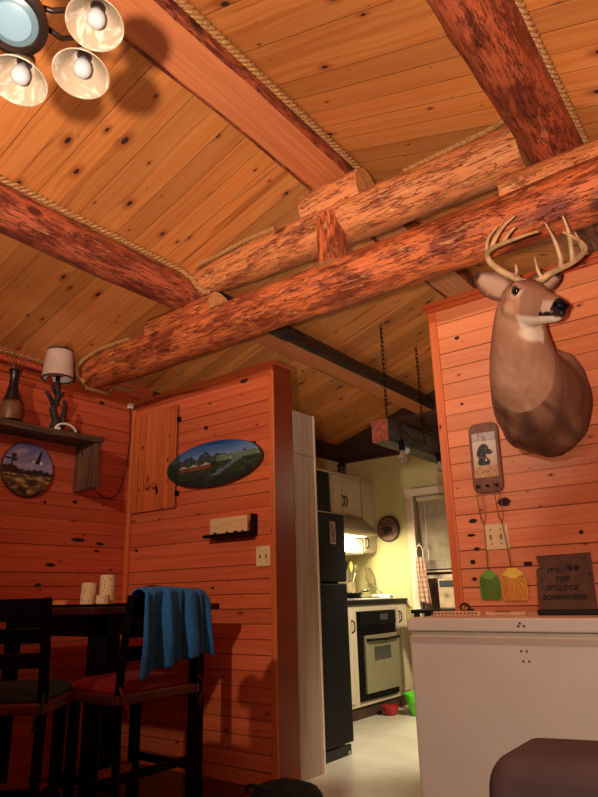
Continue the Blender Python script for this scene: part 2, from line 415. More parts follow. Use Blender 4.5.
# yellow kitchen back wall with a real window hole
WX0, WX1, WZ0, WZ1 = -2.875, -1.95, .62, 1.885
m = MB()
m.box(KX, WX0, YG, YG + .14, 0, 2.32); m.box(WX1, XR, YG, YG + .14, 0, 2.32)
m.box(WX0, WX1, YG, YG + .14, 0, WZ0); m.box(WX0, WX1, YG, YG + .14, WZ1, 2.32)
struct(m.build('wall_kitchen_back', M['yellow']))
wallbox('wall_kitchen_side', M['yellow'], KX - .08, KX, 3.2, YG, 0, 2.32)
# partitions
wallbox('wall_partition_left', M['wall'], XL, -2.389, D, 3.11, 0, WT)
m = MB().box(-2.389, -2.383, D - .004, 3.112, 0, WT + .012); struct(m.build('trim_1', M['end_cap'], bevel=.002))
m = MB().box(-3.80, -2.378, D - .014, 3.118, WT, WT + .022).box(-3.745, -2.389, D - .012, D, WT - .05, WT); struct(m.build('trim_2', M['trim_h'], bevel=.003))
m = MB().box(-2.425, -2.384, D - .012, D, 0, WT - .05); struct(m.build('trim_3', M['trim'], bevel=.003))
m = MB().box(XL, XL + .035, D - .03, D, 0, WT - .05); struct(m.build('trim_4', M['trim'], bevel=.008))
wallbox('wall_partition_right', M['wall_r'], -1.30, XR, D, D + .13, 0, 2.405)
m = MB().box(-1.315, XR, D - .03, D + .14, 2.405, 2.425).box(-1.33, XR, D - .045, D + .15, 2.425, 2.447); struct(m.build('trim_5', M['trim_h'], bevel=.003))
m = MB().box(-1.304, -1.262, D - .012, D, 0, 2.405).box(-1.306, -1.30, D - .012, D + .132, 0, 2.405); struct(m.build('trim_6', M['trim'], bevel=.003))
m = MB().box(XL, XL + .022, YB, D, 2.375, 2.425).box(XL, XL + .06, YB, D, 2.425, 2.437); struct(m.build('trim_7', M['trim_hl'], bevel=.003))
wallbox('baseboard_kitchen', M['white'], -2.0, XR, YG - .015, YG, 0, .09)

# window casing, jamb and lower sash with glass
w = struct(MB().box(WX0 - .075, WX0, YG - .02, YG, WZ0 - .08, WZ1 + .075).box(WX1, WX1 + .075, YG - .02, YG, WZ0 - .08, WZ1 + .075).box(WX0, WX1, YG - .02, YG, WZ1, WZ1 + .075).box(WX0, WX1, YG - .03, YG, WZ0 - .08, WZ0).build('window_1', M['casing'], bevel=.004))
MB().box(WX0, WX0 + .012, YG, YG + .14, WZ0, WZ1).box(WX1 - .012, WX1, YG, YG + .14, WZ0, WZ1).box(WX0, WX1, YG, YG + .14, WZ1 - .012, WZ1).box(WX0, WX1, YG, YG + .14, WZ0, WZ0 + .012).build('jamb', M['jamb'], w)
MB().box(WX0 + .012, WX1 - .012, YG + .115, YG + .135, WZ0 + .012, WZ1 - .012).build('window_pane', M['oven_glass'], w)
MB().box(WX0 + .012, WX1 - .012, YG + .085, YG + .115, 1.10, 1.135).build('sash_rail', M['casing'], w)

# ---------------------------------------------------------------- logs
def log(name, p0, p1, r, mat, label, seed=0, cut=None, taper=None, flat=None, endmat=None, group='peeled logs of the roof truss', wob=.012, nseg=None, squash=1.0, cat='log beam', hewn=None):
    """Irregular peeled log from p0 to p1; taper(t)->factor; flat: (direction, keep) hewn face."""
    p0, p1 = Vector(p0), Vector(p1); d = p1 - p0; L = d.length; n = 40; N = nseg or max(12, int(L / .045))
    z = d.normalized(); ref = Vector((0, 0, 1)) if abs(z.z) < .9 else Vector((0, 1, 0))
    x = ref.cross(z).normalized(); y = z.cross(x)
    mb = MB(); vs = []; fl = []
    kn = [(random.Random(seed * 31 + q).random() * L, random.Random(seed * 17 + q).random() * 2 * PI, .35 + random.Random(seed + q).random()) for q in range(int(L * 3) + 2)]
    for i in range(N + 1):
        t = i / N; zz = t * L; tp = taper(t) if taper else 1.0
        cx = wob * nz(zz * .9, seed, 0); cy = wob * nz(zz * .9, seed, 5)
        for j in range(n):
            a = 2 * PI * j / n; ca, sa = math.cos(a), math.sin(a)
            q = r * tp * (1 + .05 * nz(ca * 1.3 + seed, sa * 1.3, zz * 1.2) + .035 * nz(ca * 3 + seed, sa * 3, zz * 5) + .02 * nz(ca * 7, sa * 7 + seed, zz * 12))
            for (kz, ka, ks) in kn:
                dz = (zz - kz) / .05; da = math.atan2(math.sin(a - ka), math.cos(a - ka)) / .4
                if abs(dz) < 2.5 and abs(da) < 2.5: q += .009 * ks * math.exp(-dz * dz - da * da)
            X, Y = q * ca * squash + cx, q * sa + cy
            fl.append(0)
            if flat:
                for (fa, keep) in flat:
                    fx, fy = math.cos(fa), math.sin(fa); k_ = X * fx + Y * fy
                    if k_ > keep: X -= fx * (k_ - keep); Y -= fy * (k_ - keep); fl[-1] = 1
            vs.append((X, Y, zz))
    fs = [(i * n + j, i * n + (j + 1) % n, (i + 1) * n + (j + 1) % n, (i + 1) * n + j) for i in range(N) for j in range(n)]
    mb.add(vs, fs); mb.mid = 1
    if hewn: mb.mi = [2 if sum(fl[q] for q in f) >= 3 else 0 for f in fs]
    mb.f += [tuple(range(n - 1, -1, -1)), tuple(N * n + j for j in range(n))]; mb.mi += [1, 1]
    o = mb.build(name, [mat, endmat or M['endgrain']] + ([hewn] if hewn else []), smooth=True, fix=False)
    R = Matrix((x, y, z)).transposed().to_4x4(); o.matrix_world = Matrix.Translation(p0) @ R
    return tag(o, label, cat, group)
# direction convention of a hewn face: x = ref x z
log('tie_log', (XL, YT, 2.50), (XR, YT, 2.505), .121, M['log_red'], 'long thick red peeled log crossing the whole room just under the deer antlers', 1, taper=lambda t: .74 + .26 * min(1, t / .075) ** .6 + .06 * t)
log('collar_log', (-2.74, YT - .01, 2.83), (-.585, YT - .01, 2.835), .108, M['log_orange'], 'shorter orange peeled log lying above and parallel to the long crossing log', 2, taper=lambda t: .62 + .38 * min(1, t / .3) ** .8 + .08 * t)
log('king_post', (-1.555, YT - .085, 2.56), (-1.565, YT - .085, 2.84), .074, M['log_red'], 'short upright log post between the two horizontal truss logs', 3, cat='log post')
log('half_log_block', (-2.98, YT - .01, 2.615), (-2.42, YT - .01, 2.615), .098, M['log_red'], 'half log block on the left end of the long crossing log', 4, group='half log bearing blocks', cat='log block')
log('half_log_block', (-.69, YT, 2.615), (-.02, YT, 2.615), .10, M['log_orange'], 'half log block with pale cut end above the deer antlers', 5, group='half log bearing blocks', cat='log block')
log('half_log_block', (-1.735, YT - .01, 2.965), (-1.37, YT - .01, 2.965), .115, M['log_orange'], 'half log block on top of the upper orange log, below the ridge beam', 6, group='half log bearing blocks', cat='log block')
AZ = 2.765
log('purlin_log', (-2.664, YB, AZ), (-2.664, YT + .12, AZ), .108, M['log_dark'], 'dark red log beam running along the ceiling at left, above the table corner', 7, group='lengthwise roof beams')
log('purlin_log', (-2.664, YT + .12, AZ + .01), (-2.664, YG, AZ + .01), .11, M['log_brown'], 'dark brown hewn beam with a pale flat underside over the kitchen, beyond the truss', 8, group='lengthwise roof beams', flat=[(-PI * .52, .066)], hewn=M['hewnZ'])
log('ridge_log', (-1.60, YB, 3.165), (-1.60, YG, 3.165), .125, M['log_bark'], 'wide hewn ridge beam running from the hanging light fixture to the truss', 9, group='lengthwise roof beams', flat=[(-PI * .60, .082)], hewn=M['hewnZ'])
log('purlin_log', (-.476, YB, 2.815), (-.476, YG, 2.815), .108, M['log_bark'], 'thick bark-flecked log beam sloping down from the top right corner of the picture', 10, group='lengthwise roof beams')
def rope(pts, r, label, turns_per_m=11, name='rope'):
    """Three-strand twisted rope along a polyline."""
    P = [Vector(p) for p in pts]; S = [0]
    for a, b in zip(P, P[1:]): S.append(S[-1] + (b - a).length)
    L = S[-1]; N = int(L * turns_per_m * 16)
    def at(s):
        for i in range(len(P) - 1):
            if s <= S[i + 1] or i == len(P) - 2:
                u = (s - S[i]) / max(1e-9, S[i + 1] - S[i]); return P[i].lerp(P[i + 1], u)
    up = None; fr = []
    for i in range(N + 1):
        s = L * i / N; p = at(s); t = (at(min(L, s + .01)) - at(max(0, s - .01))).normalized()
        if up is None: up = Vector((0, 0, 1)) if abs(t.z) < .9 else Vector((1, 0, 0))
        up = (up - t * up.dot(t)).normalized(); fr.append((p, t.cross(up), up, s))
    mb = MB()
    for q in range(3):
        mb.tube([p + (a * math.cos(2 * PI * (s * turns_per_m + q / 3)) + b * math.sin(2 * PI * (s * turns_per_m + q / 3))) * r * .56 for (p, a, b, s) in fr], r * .56, 8)
    o = mb.build(name, M['rope'], smooth='all', fix=False)
    return tag(o, label, 'rope', 'twisted ropes along the logs')
rr = .0155
rope([(-2.592, y, 2.872) for y in (0.2, 1.2, 2.2)] + [(-2.575, 2.30, 2.855), (-2.545, 2.36, 2.815), (-2.53, 2.40, 2.765), (-2.5, 2.42, 2.73), (-2.46, 2.44, 2.725)], rr, 'twisted rope along the left dark red log beam')
rope([(-1.458, y, 3.185) for y in (0.3, 1.5, 2.55)], rr * 1.1, 'twisted rope along the ridge beam, right of the light fixture')
rope([(-.362, y, 2.845) for y in (0.3, 1.5, 2.7)], rr, 'twisted rope along the log beam at top right')
rope([(XL + .03, y, EZ - .035) for y in (0.2, 1.5, 2.1, 2.38)] + [(-3.70, 2.42, 2.44), (-3.66, 2.45, 2.39), (-3.66, 2.62, 2.39), (-3.70, 2.70, 2.47), (XL + .03, 2.9, 2.49)], rr * .85, 'twisted rope along the top of the left wall behind the lamp')
rope([(-3.22, YT - .03, 2.632), (-3.35, YT - .05, 2.63), (-3.5, YT - .085, 2.605), (-3.6, YT - .115, 2.56), (-3.65, YT - .135, 2.50), (-3.64, YT - .115, 2.43), (-3.6, YT - .09, 2.40)], rr * .85, 'short rope curled over the left end of the long crossing log')
rope([(-2.66, YT - .07, 2.915), (-2.4, YT - .075, 2.925), (-2.15, YT - .07, 2.945), (-1.95, YT - .06, 2.948)], rr * .8, 'short rope lying on the left end of the upper orange log')
rope([(-1.15, YT - .04, 2.952), (-.9, YT - .045, 2.957), (-.72, YT - .05, 2.956), (-.6, YT - .09, 2.945), (-.56, YT - .10, 2.90)], rr * .8, 'short rope over the right end of the upper orange log')

# ---------------------------------------------------------------- chandelier
HUB = Vector((-1.04, .462, 2.108))
ch = thing('chandelier', 'dark bronze hanging light fixture with downturned glass bell shades at top left', 'chandelier', HUB)
T = Matrix.Translation
HT = T(HUB) @ Matrix.Rotation(-.3, 4, 'X') @ Matrix.Rotation(-.3, 4, 'Y') @ Matrix.Diagonal((.86, .86, .86, 1))
MB().lathe([(.012, .10), (.03, .085), (.05, .06), (.068, .035), (.078, .0), (.079, -.012), (.068, -.02), (.06, -.012)], 40, HT).build('hub', M['bronze'], ch, True)
MB().lathe([(0, -.017), (.03, -.0165), (.055, -.013), (.06, -.010)], 36, HT).build('lens', M['lens'], ch, True)
MB().lathe([(0, -.024), (.025, -.0235), (.042, -.019), (.044, -.016)], 36, HT).build('lens', M['lens_in'], ch, True)
MB().tube([HUB + Vector((0, 0, .08)), (HUB.x, HUB.y, ceil_z(HUB.x) - .01)], .008, 10).lathe([(.05, 0), (.062, -.012), (.02, -.03)], 24, T((HUB.x, HUB.y, ceil_z(HUB.x)+.012))).build('stem', M['bronze'], ch, True)
def bell(c, tilt):
    """Glass bell shade, mouth down and tipped a little outward and toward the room."""
    c = Vector(c); q = Vector((c.x - HUB.x, c.y - HUB.y, 0))
    d = (Vector((0, 0, -1)) + Vector((.5, -.87, 0)) * .24 + q.normalized() * tilt).normalized()
    zz = -d; xx = Vector((1, 0, 0)); xx = (xx - zz * xx.dot(zz)).normalized(); yy = zz.cross(xx)
    Mx = T(c) @ Matrix((xx, yy, zz)).transposed().to_4x4() @ Matrix.Diagonal((.84, .84, .88, 1))
    prof = [(.022, .072), (.029, .064), (.038, .05), (.05, .032), (.061, .014), (.071, .0), (.0705, -.004), (.067, -.001), (.057, .014), (.046, .031), (.034, .048), (.025, .062), (.018, .070)]
    MB().lathe(prof, 44, Mx, closed=True).build('glass_shade', M['shade'], ch, 'all')
    MB().lathe([(0, .098), (.018, .096), (.024, .086), (.024, .07), (.017, .068), (.014, .056), (0, .054)], 24, Mx).build('socket_cup', M['bronze'], ch, True)
    MB().lathe([(.012, .056), (.013, .046), (.019, .038), (.0235, .024), (.021, .009), (.013, .0), (0, -.003)], 24, Mx).build('bulb', M['bulb'], ch, 'all')
    top = Mx @ Vector((0, 0, .094)); h = HUB + q.normalized() * .04 + Vector((0, 0, .045)); P = [h, h.lerp(top, .25) + Vector((0, 0, -.016)), h.lerp(top, .5) + Vector((0, 0, -.016)), h.lerp(top, .8) + Vector((0, 0, .016)), top]
    MB().tube(P, .006, 10).build('arm', M['bronze'], ch, 'all')
for c, tl in [((-.943, .583, 2.134), .06), ((-1.013, .604, 2.062), .06), ((-1.097, .513, 2.026), .04), ((-1.165, .372, 2.06), .1), ((-.925, .372, 2.12), .1)]:
    bell(c, tl)

# ---------------------------------------------------------------- left wall: shelf and its things
sh = thing('wall_shelf', 'weathered dark slab shelf with one hanging end bracket on the left wall', 'shelf', (XL, 1.8, 1.97))
MB().prism([(XL + .005, 1.0), (XL + .21, 1.0), (XL + .215, 1.6), (XL + .2, 2.1), (XL + .24, 2.46), (XL + .24, 2.51), (XL + .005, 2.51)], 1.98, 2.022, lambda u, v, d: (u, v, d)).build('shelf_board', M['slab'], sh, bevel=.006)
MB().prism([(XL + .004, 1.98), (XL + .225, 1.98), (XL + .232, 1.68), (XL + .004, 1.672)], 2.455, 2.50, lambda u, v, d: (u, d, v)).build('shelf_bracket', M['slab_v'], sh, bevel=.006)
SZ = 2.023
# vase with reeds
vz = thing('floor_vase', 'tall black narrow-necked vase with dry reeds at the left end of the shelf', 'vase', (XL + .11, 1.90, SZ))
vp = [(.0, 0), (.05, 0), (.062, .03), (.066, .075), (.058, .13), (.041, .18), (.028, .24), (.025, .28), (.030, .32), (.038, .342), (.033, .34), (.02, .28), (0, .27)]
MB().lathe(vp, 32, T((XL + .11, 1.915, SZ)), closed=True).build('vase_body', M['vase'], vz, 'all')
MB().lathe([(.0655, .02), (.0685, .075), (.0625, .12), (.057, .14), (.055, .13), (.06, .08), (.06, .02)], 32, T((XL + .112, 1.917, SZ)) @ Matrix.Rotation(.0, 4, 'Z'), closed=True).build('tan_band', M['vase_tan'], vz, 'all')
for q in range(7):
    a = random.uniform(-.13, .2); b = random.uniform(-.05, .15); hh = random.uniform(.17, .26)
    p = Vector((XL + .11 + random.uniform(-.01, .01), 1.915 + random.uniform(-.012, .012), SZ + .29))
    MB().tube([p, p + Vector((b * .3, a * .4, hh * .5)), p + Vector((b * .55, a, hh))], [.002, .002, .001], 5).build('reed', M['reed'], vz)
# branch lamp
lc = Vector((XL + .115, 2.205, SZ))
lp = thing('table_lamp', 'small lamp with twisted dark branch base and cream drum shade on the shelf', 'lamp', lc)
mb = MB(); mb.tube([lc + Vector(p) for p in ((0, 0, 0), (.01, .012, .07), (-.008, -.01, .15), (.006, .012, .23), (0, .004, .31), (0, .0, .36))], [.034, .027, .023, .02, .016, .012], 10)
mb.tube([lc + Vector(p) for p in ((.012, .03, 0), (.02, .055, .06), (.02, .05, .13), (.02, .06, .18), (.02, .045, .215))], [.022, .02, .016, .013, .008], 8)
mb.tube([lc + Vector(p) for p in ((0, -.005, .17), (.01, -.035, .20), (.012, -.06, .235), (.012, -.085, .25))], [.016, .014, .012, .008], 8)
mb.tube([lc + Vector(p) for p in ((0, 0, .21), (.01, .035, .25), (.01, .05, .28))], [.013, .011, .006], 8)
mb.tube([lc + Vector(p) for p in ((0, 0, .25), (0, -.03, .29), (0, -.04, .31))], [.012, .009, .005], 8)
mb.lathe([(0, 0), (.05, 0), (.046, .014), (.03, .025), (0, .03)], 18, T(lc + Vector((0, .01, 0)))).build('branch_base', M['branch'], lp, 'all')
sb = SZ + .352
s = MB().lathe([(.102, sb), (.084, sb + .205), (.081, sb + .205), (.099, sb)], 40, T((lc.x, lc.y, 0)), closed=True).build('lamp_shade', M['lampshade'], lp, True)
for z0, r0 in ((sb, .104), (sb + .193, .087)):
    MB().lathe([(r0, z0), (r0 - .001, z0 + .013), (r0 - .008, z0 + .013), (r0 - .008, z0)], 40, T((lc.x, lc.y, 0)), closed=True).build('shade_band', M['lampband'], s, True)
MB().lathe([(.0985, sb + .004), (.0805, sb + .2)], 40, T((lc.x, lc.y, 0)), closed=True).build('shade_lining', M['lampin'], s, True)
MB().lathe([(.012, sb - .01), (.014, sb + .03), (.012, sb + .05)], 12, T((lc.x, lc.y, 0))).build('socket', M['iron'], lp)
cx = XL + .012
MB().tube([(XL+.1, 2.44, SZ-.09), (cx, 2.525, 1.75), (cx, 2.60, 1.715), (cx, 2.70, 1.665), (cx, 2.76, 1.66), (cx, 2.82, 1.70), (cx, 2.872, 1.86), (cx, 2.895, 2.1), (cx, 2.885, 2.3), (cx + .005, 2.87, 2.36)], .0035, 6).build('cord', M['black_matt'], lp, 'all')
# plug block at the corner top
MB().box(XL + .002, XL + .03, 2.86, 2.90, 2.345, 2.385).build('cord_clip', M['whiteplastic'], lp, bevel=.004)
# white loop thing
wl = MB().tube([(XL + .16, 2.27 + .075 * math.cos(a), SZ + .006 + .05 * math.sin(a)) for a in [PI * i / 14 for i in range(15)]], .008, 8).tube([(XL + .16, 2.205, SZ + .01), (XL + .2, 2.2, SZ + .009)], .008, 8).build('white_cable_loop', M['whiteplastic'], None, 'all')
tag(wl, 'white curved plastic loop lying on the shelf beside the branch lamp', 'cable loop')
rk = MB(); rk.lathe([(0, 0), (.05, .0), (.055, .02), (.035, .05), (0, .06)], 12, T((XL + .09, 2.37, SZ)) @ Matrix.Diagonal((1, 1.2, .8, 1)))
tag(rk.build('dark_pebble', M['branch'], None, 'all'), 'small dark stone on the shelf behind the white loop', 'stone')
# eagle plate
EP = Vector((XL + .03, 2.115, 1.78))
ep = thing('picture_plate', 'round plate painted with a soaring eagle over trees on the left wall', 'plate', (XL, 2.115, 1.78))
R_ = .172
MB().lathe([(0, 0), (R_, 0), (R_ + .003, .01), (R_, .018), (R_ - .01, .02), (0, .02)], 56, T((XL + .006, 2.115, 1.78)) @ Matrix.Rotation(PI / 2, 4, 'Y')).build('plate_body', M['darkwood'], ep, True)
def eagle(u, v):
    c = mixc((150, 140, 170), (96, 96, 140), (v + .1)); c = mixc(c, (196, 176, 180), max(0, fbm(u * 1.5 + 2, v * 4 - u, 3)) * .9)
    hz = -.02 + .14 * nz(u * 5, 9) + .05 * nz(u * 16, 3)
    if u < -.45: hz += .1 * (1 + nz(u * 20, 4))
    if v < hz: c = mixc((34, 28, 26), (70, 50, 40), .5 + fbm(u * 5, v * 5, 1))
    if v < -.22: c = mixc((60, 46, 34), (190, 150, 92), .5 + 1.1 * fbm(u * 2.5, v * 8, 5))
    if v < -.5: c = mixc((40, 30, 24), (166, 126, 74), .45 + 1.1 * fbm(u * 3, v * 7, 8))
    if abs(u + .66) < .03 and -.3 < v < .45: c = (58, 42, 36)
    if (u + .6) ** 2 / .012 + (v - .45) ** 2 / .006 < 1 or (u + .82) ** 2 / .016 + (v - .33) ** 2 / .002 < 1 or (u + .58) ** 2 / .016 + (v - .3) ** 2 / .004 < 1: c = (40, 32, 34)
    # eagle: body, raised wing, other wing, white head and tail
    du, dv = u - .34, v - .28
    if (du / .11) ** 2 + (dv / .055) ** 2 < 1: c = (26, 20, 20)
    ww = (v - .28) / .48
    if 0 < ww < 1 and abs(u - (.36 + .12 * ww)) < .07 * (1.15 - ww * .65): c = (24, 19, 20)
    if -.16 < u < .28 and abs(v - (.27 + .02 * math.sin(u * 6))) < .03 * (u + .22): c = (32, 25, 24)
    if ((u - .5) / .06) ** 2 + ((v - .28) / .06) ** 2 < 1: c = (226, 216, 214)
    if ((u - .2) / .06) ** 2 + ((v - .3) / .035) ** 2 < 1: c = (220, 208, 206)
    return c
paint_grid('plate_picture', eagle, disc, 96, 96, lambda u, v: (XL + .0275, 2.115 + u * (R_ - .004), 1.78 + v * (R_ - .004)), M['paint'], ep)

# ---------------------------------------------------------------- left partition: hatch, plaque, shelf, switch
F = D - .002
ha = thing('wall_hatch', 'tall cupboard door of narrow upright pine boards in the partition corner', 'cupboard door', (-3.47, D, 1.55))
hx0, hx1, hz0, hz1 = -3.705, -3.245, 1.565, 2.285
M['hatch'] = boards('hatch_boards', 2, 0, .0657, hx0, (214, 112, 58), (192, 88, 42), (130, 44, 20), [(1.70, -3.43, .03, .014), (2.03, -3.6, .014, .01), (1.9, -3.33, .012, .008), (1.72, -3.62, .01, .008)], ksize=.05, rough=.36)
MB().box(hx0, hx1, F - .022, F, hz0, hz1).build('door_panel', M['hatch'], ha, bevel=.003)
for x in (-3.515, -3.445):
    MB().lathe([(.0, .032), (.012, .031), (.021, .022), (.02, .014), (.009, .01), (.009, 0), (0, 0)], 20, T((x, F - .022, 1.735)) @ Matrix.Rotation(PI / 2, 4, 'X')).build('knob', M['oak'], ha, 'all')
for z in (1.66, 2.18):
    MB().box(hx1 - .004, hx1 + .02, F - .012, F, z - .016, z + .016).tube([(hx1 + .002, F - .02, z - .02), (hx1 + .002, F - .02, z + .02)], .004, 8).build('hinge', M['iron'], ha)

pl = thing('painted_plaque', 'oval wooden plaque painted with mountains, cabins and a river on the partition', 'painting', (-2.895, D, 1.81))
PC = Vector((-2.895, 0, 1.812)); PA, PB = .428, .150
Tp = T((PC.x, F - .012, PC.z)) @ Matrix.Rotation(PI / 2, 4, 'X') @ Matrix.Diagonal((PA, PB, 1, 1))
MB().lathe([(0, -.008), (1, -.008), (1.0, .012), (.985, .02), (0, .02)], 80, Tp).build('plaque_board', M['darkwood'], pl, True)
def mtn(u, v):
    sky = mixc((120, 150, 184), (28, 66, 126), (v - .25) / .7 + .25 * fbm(u * 2, v * 6)); c = sky
    pk = .3 + .17 * nz(u * 6.5, 2.2) + .09 * nz(u * 15, 7) + .28 * math.exp(-((u + .12) / .1) ** 2) + .12 * math.exp(-((u + .45) / .1) ** 2) + .1 * math.exp(-((u - .12) / .07) ** 2) - .05 * u
    if v < pk: c = mixc((36, 42, 54), (78, 92, 108), .4 + 1.2 * nz(u * 22 + v * 12, v * 14, 2))
    if v < .24 + .06 * nz(u * 9, 4): c = mixc((40, 52, 44), (70, 84, 66), .5 + fbm(u * 8, v * 9, 6))
    if u > .12 and .0 < v < .3 + .05 * nz(u * 20): c = mixc((70, 92, 74), (130, 150, 120), .4 + 1.1 * nz(u * 60, v * 5, 1))
    if v < .05: c = mixc((26, 36, 30), (58, 72, 48), .5 + fbm(u * 7, v * 14, 9))
    rv = .3 - .55 * (v + .1) + .12 * math.sin(v * 9)
    if -.75 < v < .05 and abs(u - (.42 + .9 * (v + .15))) < .04 + .22 * abs(nz(v * 12, u * 3)): c = mixc(c, mixc((60, 82, 104), (140, 168, 184), .4 + nz(u * 12, v * 30, 3)), .75)
    for cx_, cw in ((-.62, .1), (-.38, .13), (-.12, .12)):
        if abs(u - cx_) < cw and -.18 < v < .0: c = (116, 66, 44)
        if abs(u - cx_) < cw * 1.15 and 0 <= v < .1 - abs(u - cx_) * .9: c = (176, 150, 138)
    if u < -.7: c = mixc(c, (30, 44, 30), .6)
    if v < -.55: c = mixc(c, (24, 28, 24), .6)
    return c
paint_grid('plaque_picture', mtn, disc, 150, 70, lambda u, v: (PC.x + u * PA * .985, F - .0335, PC.z + v * PB * .98), M['paint'], pl)

ls = thing('ledge_shelf', 'small black L-shaped ledge on the partition below the oval painting', 'shelf', (-2.77, D, 1.34))
MB().box(-2.90, -2.525, F - .09, F, 1.332, 1.35).build('ledge', M['black'], ls, bevel=.002)
MB().box(-2.54, -2.525, F - .05, F, 1.35, 1.455).build('end_panel', M['black'], ls, bevel=.002)
pb = MB().box(-2.85, -2.545, F - .078, F - .06, 1.351, 1.446).build('pine_block', M['paleboard'], None, bevel=.003)
tag(pb, 'pale pine board standing on the small black ledge', 'board')
for q, (x, wd) in enumerate([(-2.80, .03), (-2.70, .022), (-2.63, .03), (-2.575, .02)]):
    b = MB().lathe([(0, 0), (wd * .3, 0), (wd * .34, .006), (wd * .2, .009), (0, .010)], 10, T((x, F - .084, 1.351)) @ Matrix.Diagonal((1.3, .7, 1, 1))).build('pebble', M['branch'], None, 'all')
    tag(b, 'small dark pebble in the row on the black ledge, before the pale board', 'pebble', 'small dark pebbles on the black ledge')

def switch(name, cx_, cz_, y, label, w_=.115, h_=.115):
    s = thing(name, label, 'switch plate', (cx_, y, cz_))
    MB().box(cx_ - w_ / 2, cx_ + w_ / 2, y - .006, y, cz_ - h_ / 2, cz_ + h_ / 2).build('cover_plate', M['plate'], s, bevel=.003)
    for dx in (-.024, .024):
        MB().box(cx_ + dx - .005, cx_ + dx + .005, y - .014, y - .005, cz_ - .012, cz_ + .01).build('toggle', M['slot'], s, bevel=.002)
        for dz in (-.032, .032): MB().lathe([(0, .001), (.004, 0), (.004, -.002)], 10, T((cx_ + dx, y - .0065, cz_ + dz)) @ Matrix.Rotation(PI / 2, 4, 'X')).build('screw', M['slot'], s)
    return s
switch('switch_plate', -2.478, 1.205, F, 'almond double switch plate at the right edge of the left partition')
switch('switch_plate', -1.073, 1.215, F, 'almond double switch plate behind the fly swatter handles')

# ---------------------------------------------------------------- dining corner
TZ = .95
tb = thing('bar_table', 'tall black bar-height table with dark red edge in the left corner', 'table', (-3.0, 2.22, 0))
MB().box(-3.45, -2.57, 1.84, 2.66, TZ - .032, TZ).build('tabletop', M['table'], tb, bevel=.004)
MB().box(-3.40, -2.62, 1.90, 1.925, TZ - .13, TZ - .032).box(-3.40, -2.62, 2.575, 2.60, TZ - .13, TZ - .032).box(-3.40, -3.375, 1.9, 2.6, TZ - .13, TZ - .032).box(-2.645, -2.62, 1.9, 2.6, TZ - .13, TZ - .032).build('apron', M['furn'], tb)
for x in (-3.40, -2.68):
    for y in (1.9, 2.54): MB().box(x, x + .06, y, y + .06, 0, TZ - .032).build('leg', M['furn'], tb, bevel=.004)

def bar_chair(label, x, y, rot, cush, cushmat):
    """Ladder-back bar chair; back along local -Y, seat opens to +Y."""
    t = thing('bar_chair', label, 'chair', (0, 0, 0), 'black bar chairs at the table')
    W, Dp, SH, H = .225, .44, .615, .995
    for sx in (-1, 1):
        MB().tube([(sx * (W - .02), -.0, 0), (sx * (W - .02), .02, SH), (sx * (W - .02), -.0, .8), (sx * (W - .02), -.03, H)], .021, 4).build('rear_leg', M['furn'], t)
        MB().box(sx * (W - .02) - .02, sx * (W - .02) + .02, Dp - .05, Dp - .01, 0, SH - .03).build('front_leg', M['furn'], t, bevel=.003)
        MB().box(sx * (W - .02) - .011, sx * (W - .02) + .011, .02, Dp - .03, .27, .30).build('side_stretcher', M['furn'], t)
    MB().box(-W + .02, W - .02, Dp - .045, Dp - .02, .22, .255).build('foot_rail', M['oak'], t, bevel=.003)
    MB().box(-W + .02, W - .02, .0, .022, .30, .33).build('rear_stretcher', M['furn'], t)
    MB().box(-W, W, .0, Dp, SH - .04, SH).build('seat', M['seatwood'], t, bevel=.008)
    for z, h in ((H - .085, .085), (.83, .055), (.74, .055)):
        MB().prism([(-W + .015, -.012), (0, -.03), (W - .015, -.012), (W - .015, .008), (0, -.01), (-W + .015, .008)], z, z + h, lambda u, v, d: (u, v - .03 * max(0, (d - .8)) / .22, d)).build('back_slat', M['furn'], t, bevel=.003)
    c = MB(); n = 14; vs = []
    for i in range(n + 1):
        for j in range(n + 1):
            u, v = -1 + 2 * i / n, -1 + 2 * j / n; e = (1 - abs(u) ** 6) * (1 - abs(v) ** 6)
            vs.append((u * (W - .02), .215 + v * .19, SH + .012 + .036 * max(0, e) ** .4))
    c.add(vs, [(i * (n + 1) + j, (i + 1) * (n + 1) + j, (i + 1) * (n + 1) + j + 1, i * (n + 1) + j + 1) for i in range(n) for j in range(n)])
    c.box(-W + .02, W - .02, .025, .405, SH, SH + .013)
    co = c.build('seat_cushion', cushmat, t, 'all', fix=False)
    for sx in (-1, 1):
        MB().tube([(sx * .19, .03, SH + .015), (sx * .215, -.0, SH + .03), (sx * .225, -.03, SH - .0), (sx * .2, -.035, SH - .05), (sx * .195, -.03, SH - .09)], .005, 6).build('cushion_tie', cushmat, co, 'all')
    t.location = (x, y, 0); t.rotation_euler = (0, 0, rot)
    return t
bar_chair('black bar chair with red cushion and blue towel over its back', -2.245, 1.975, PI / 2, True, M['red_cush'])
bar_chair('black bar chair with dull blue cushion on the near side of the table', -2.52, 1.36, .66, True, M['blue_cush'])

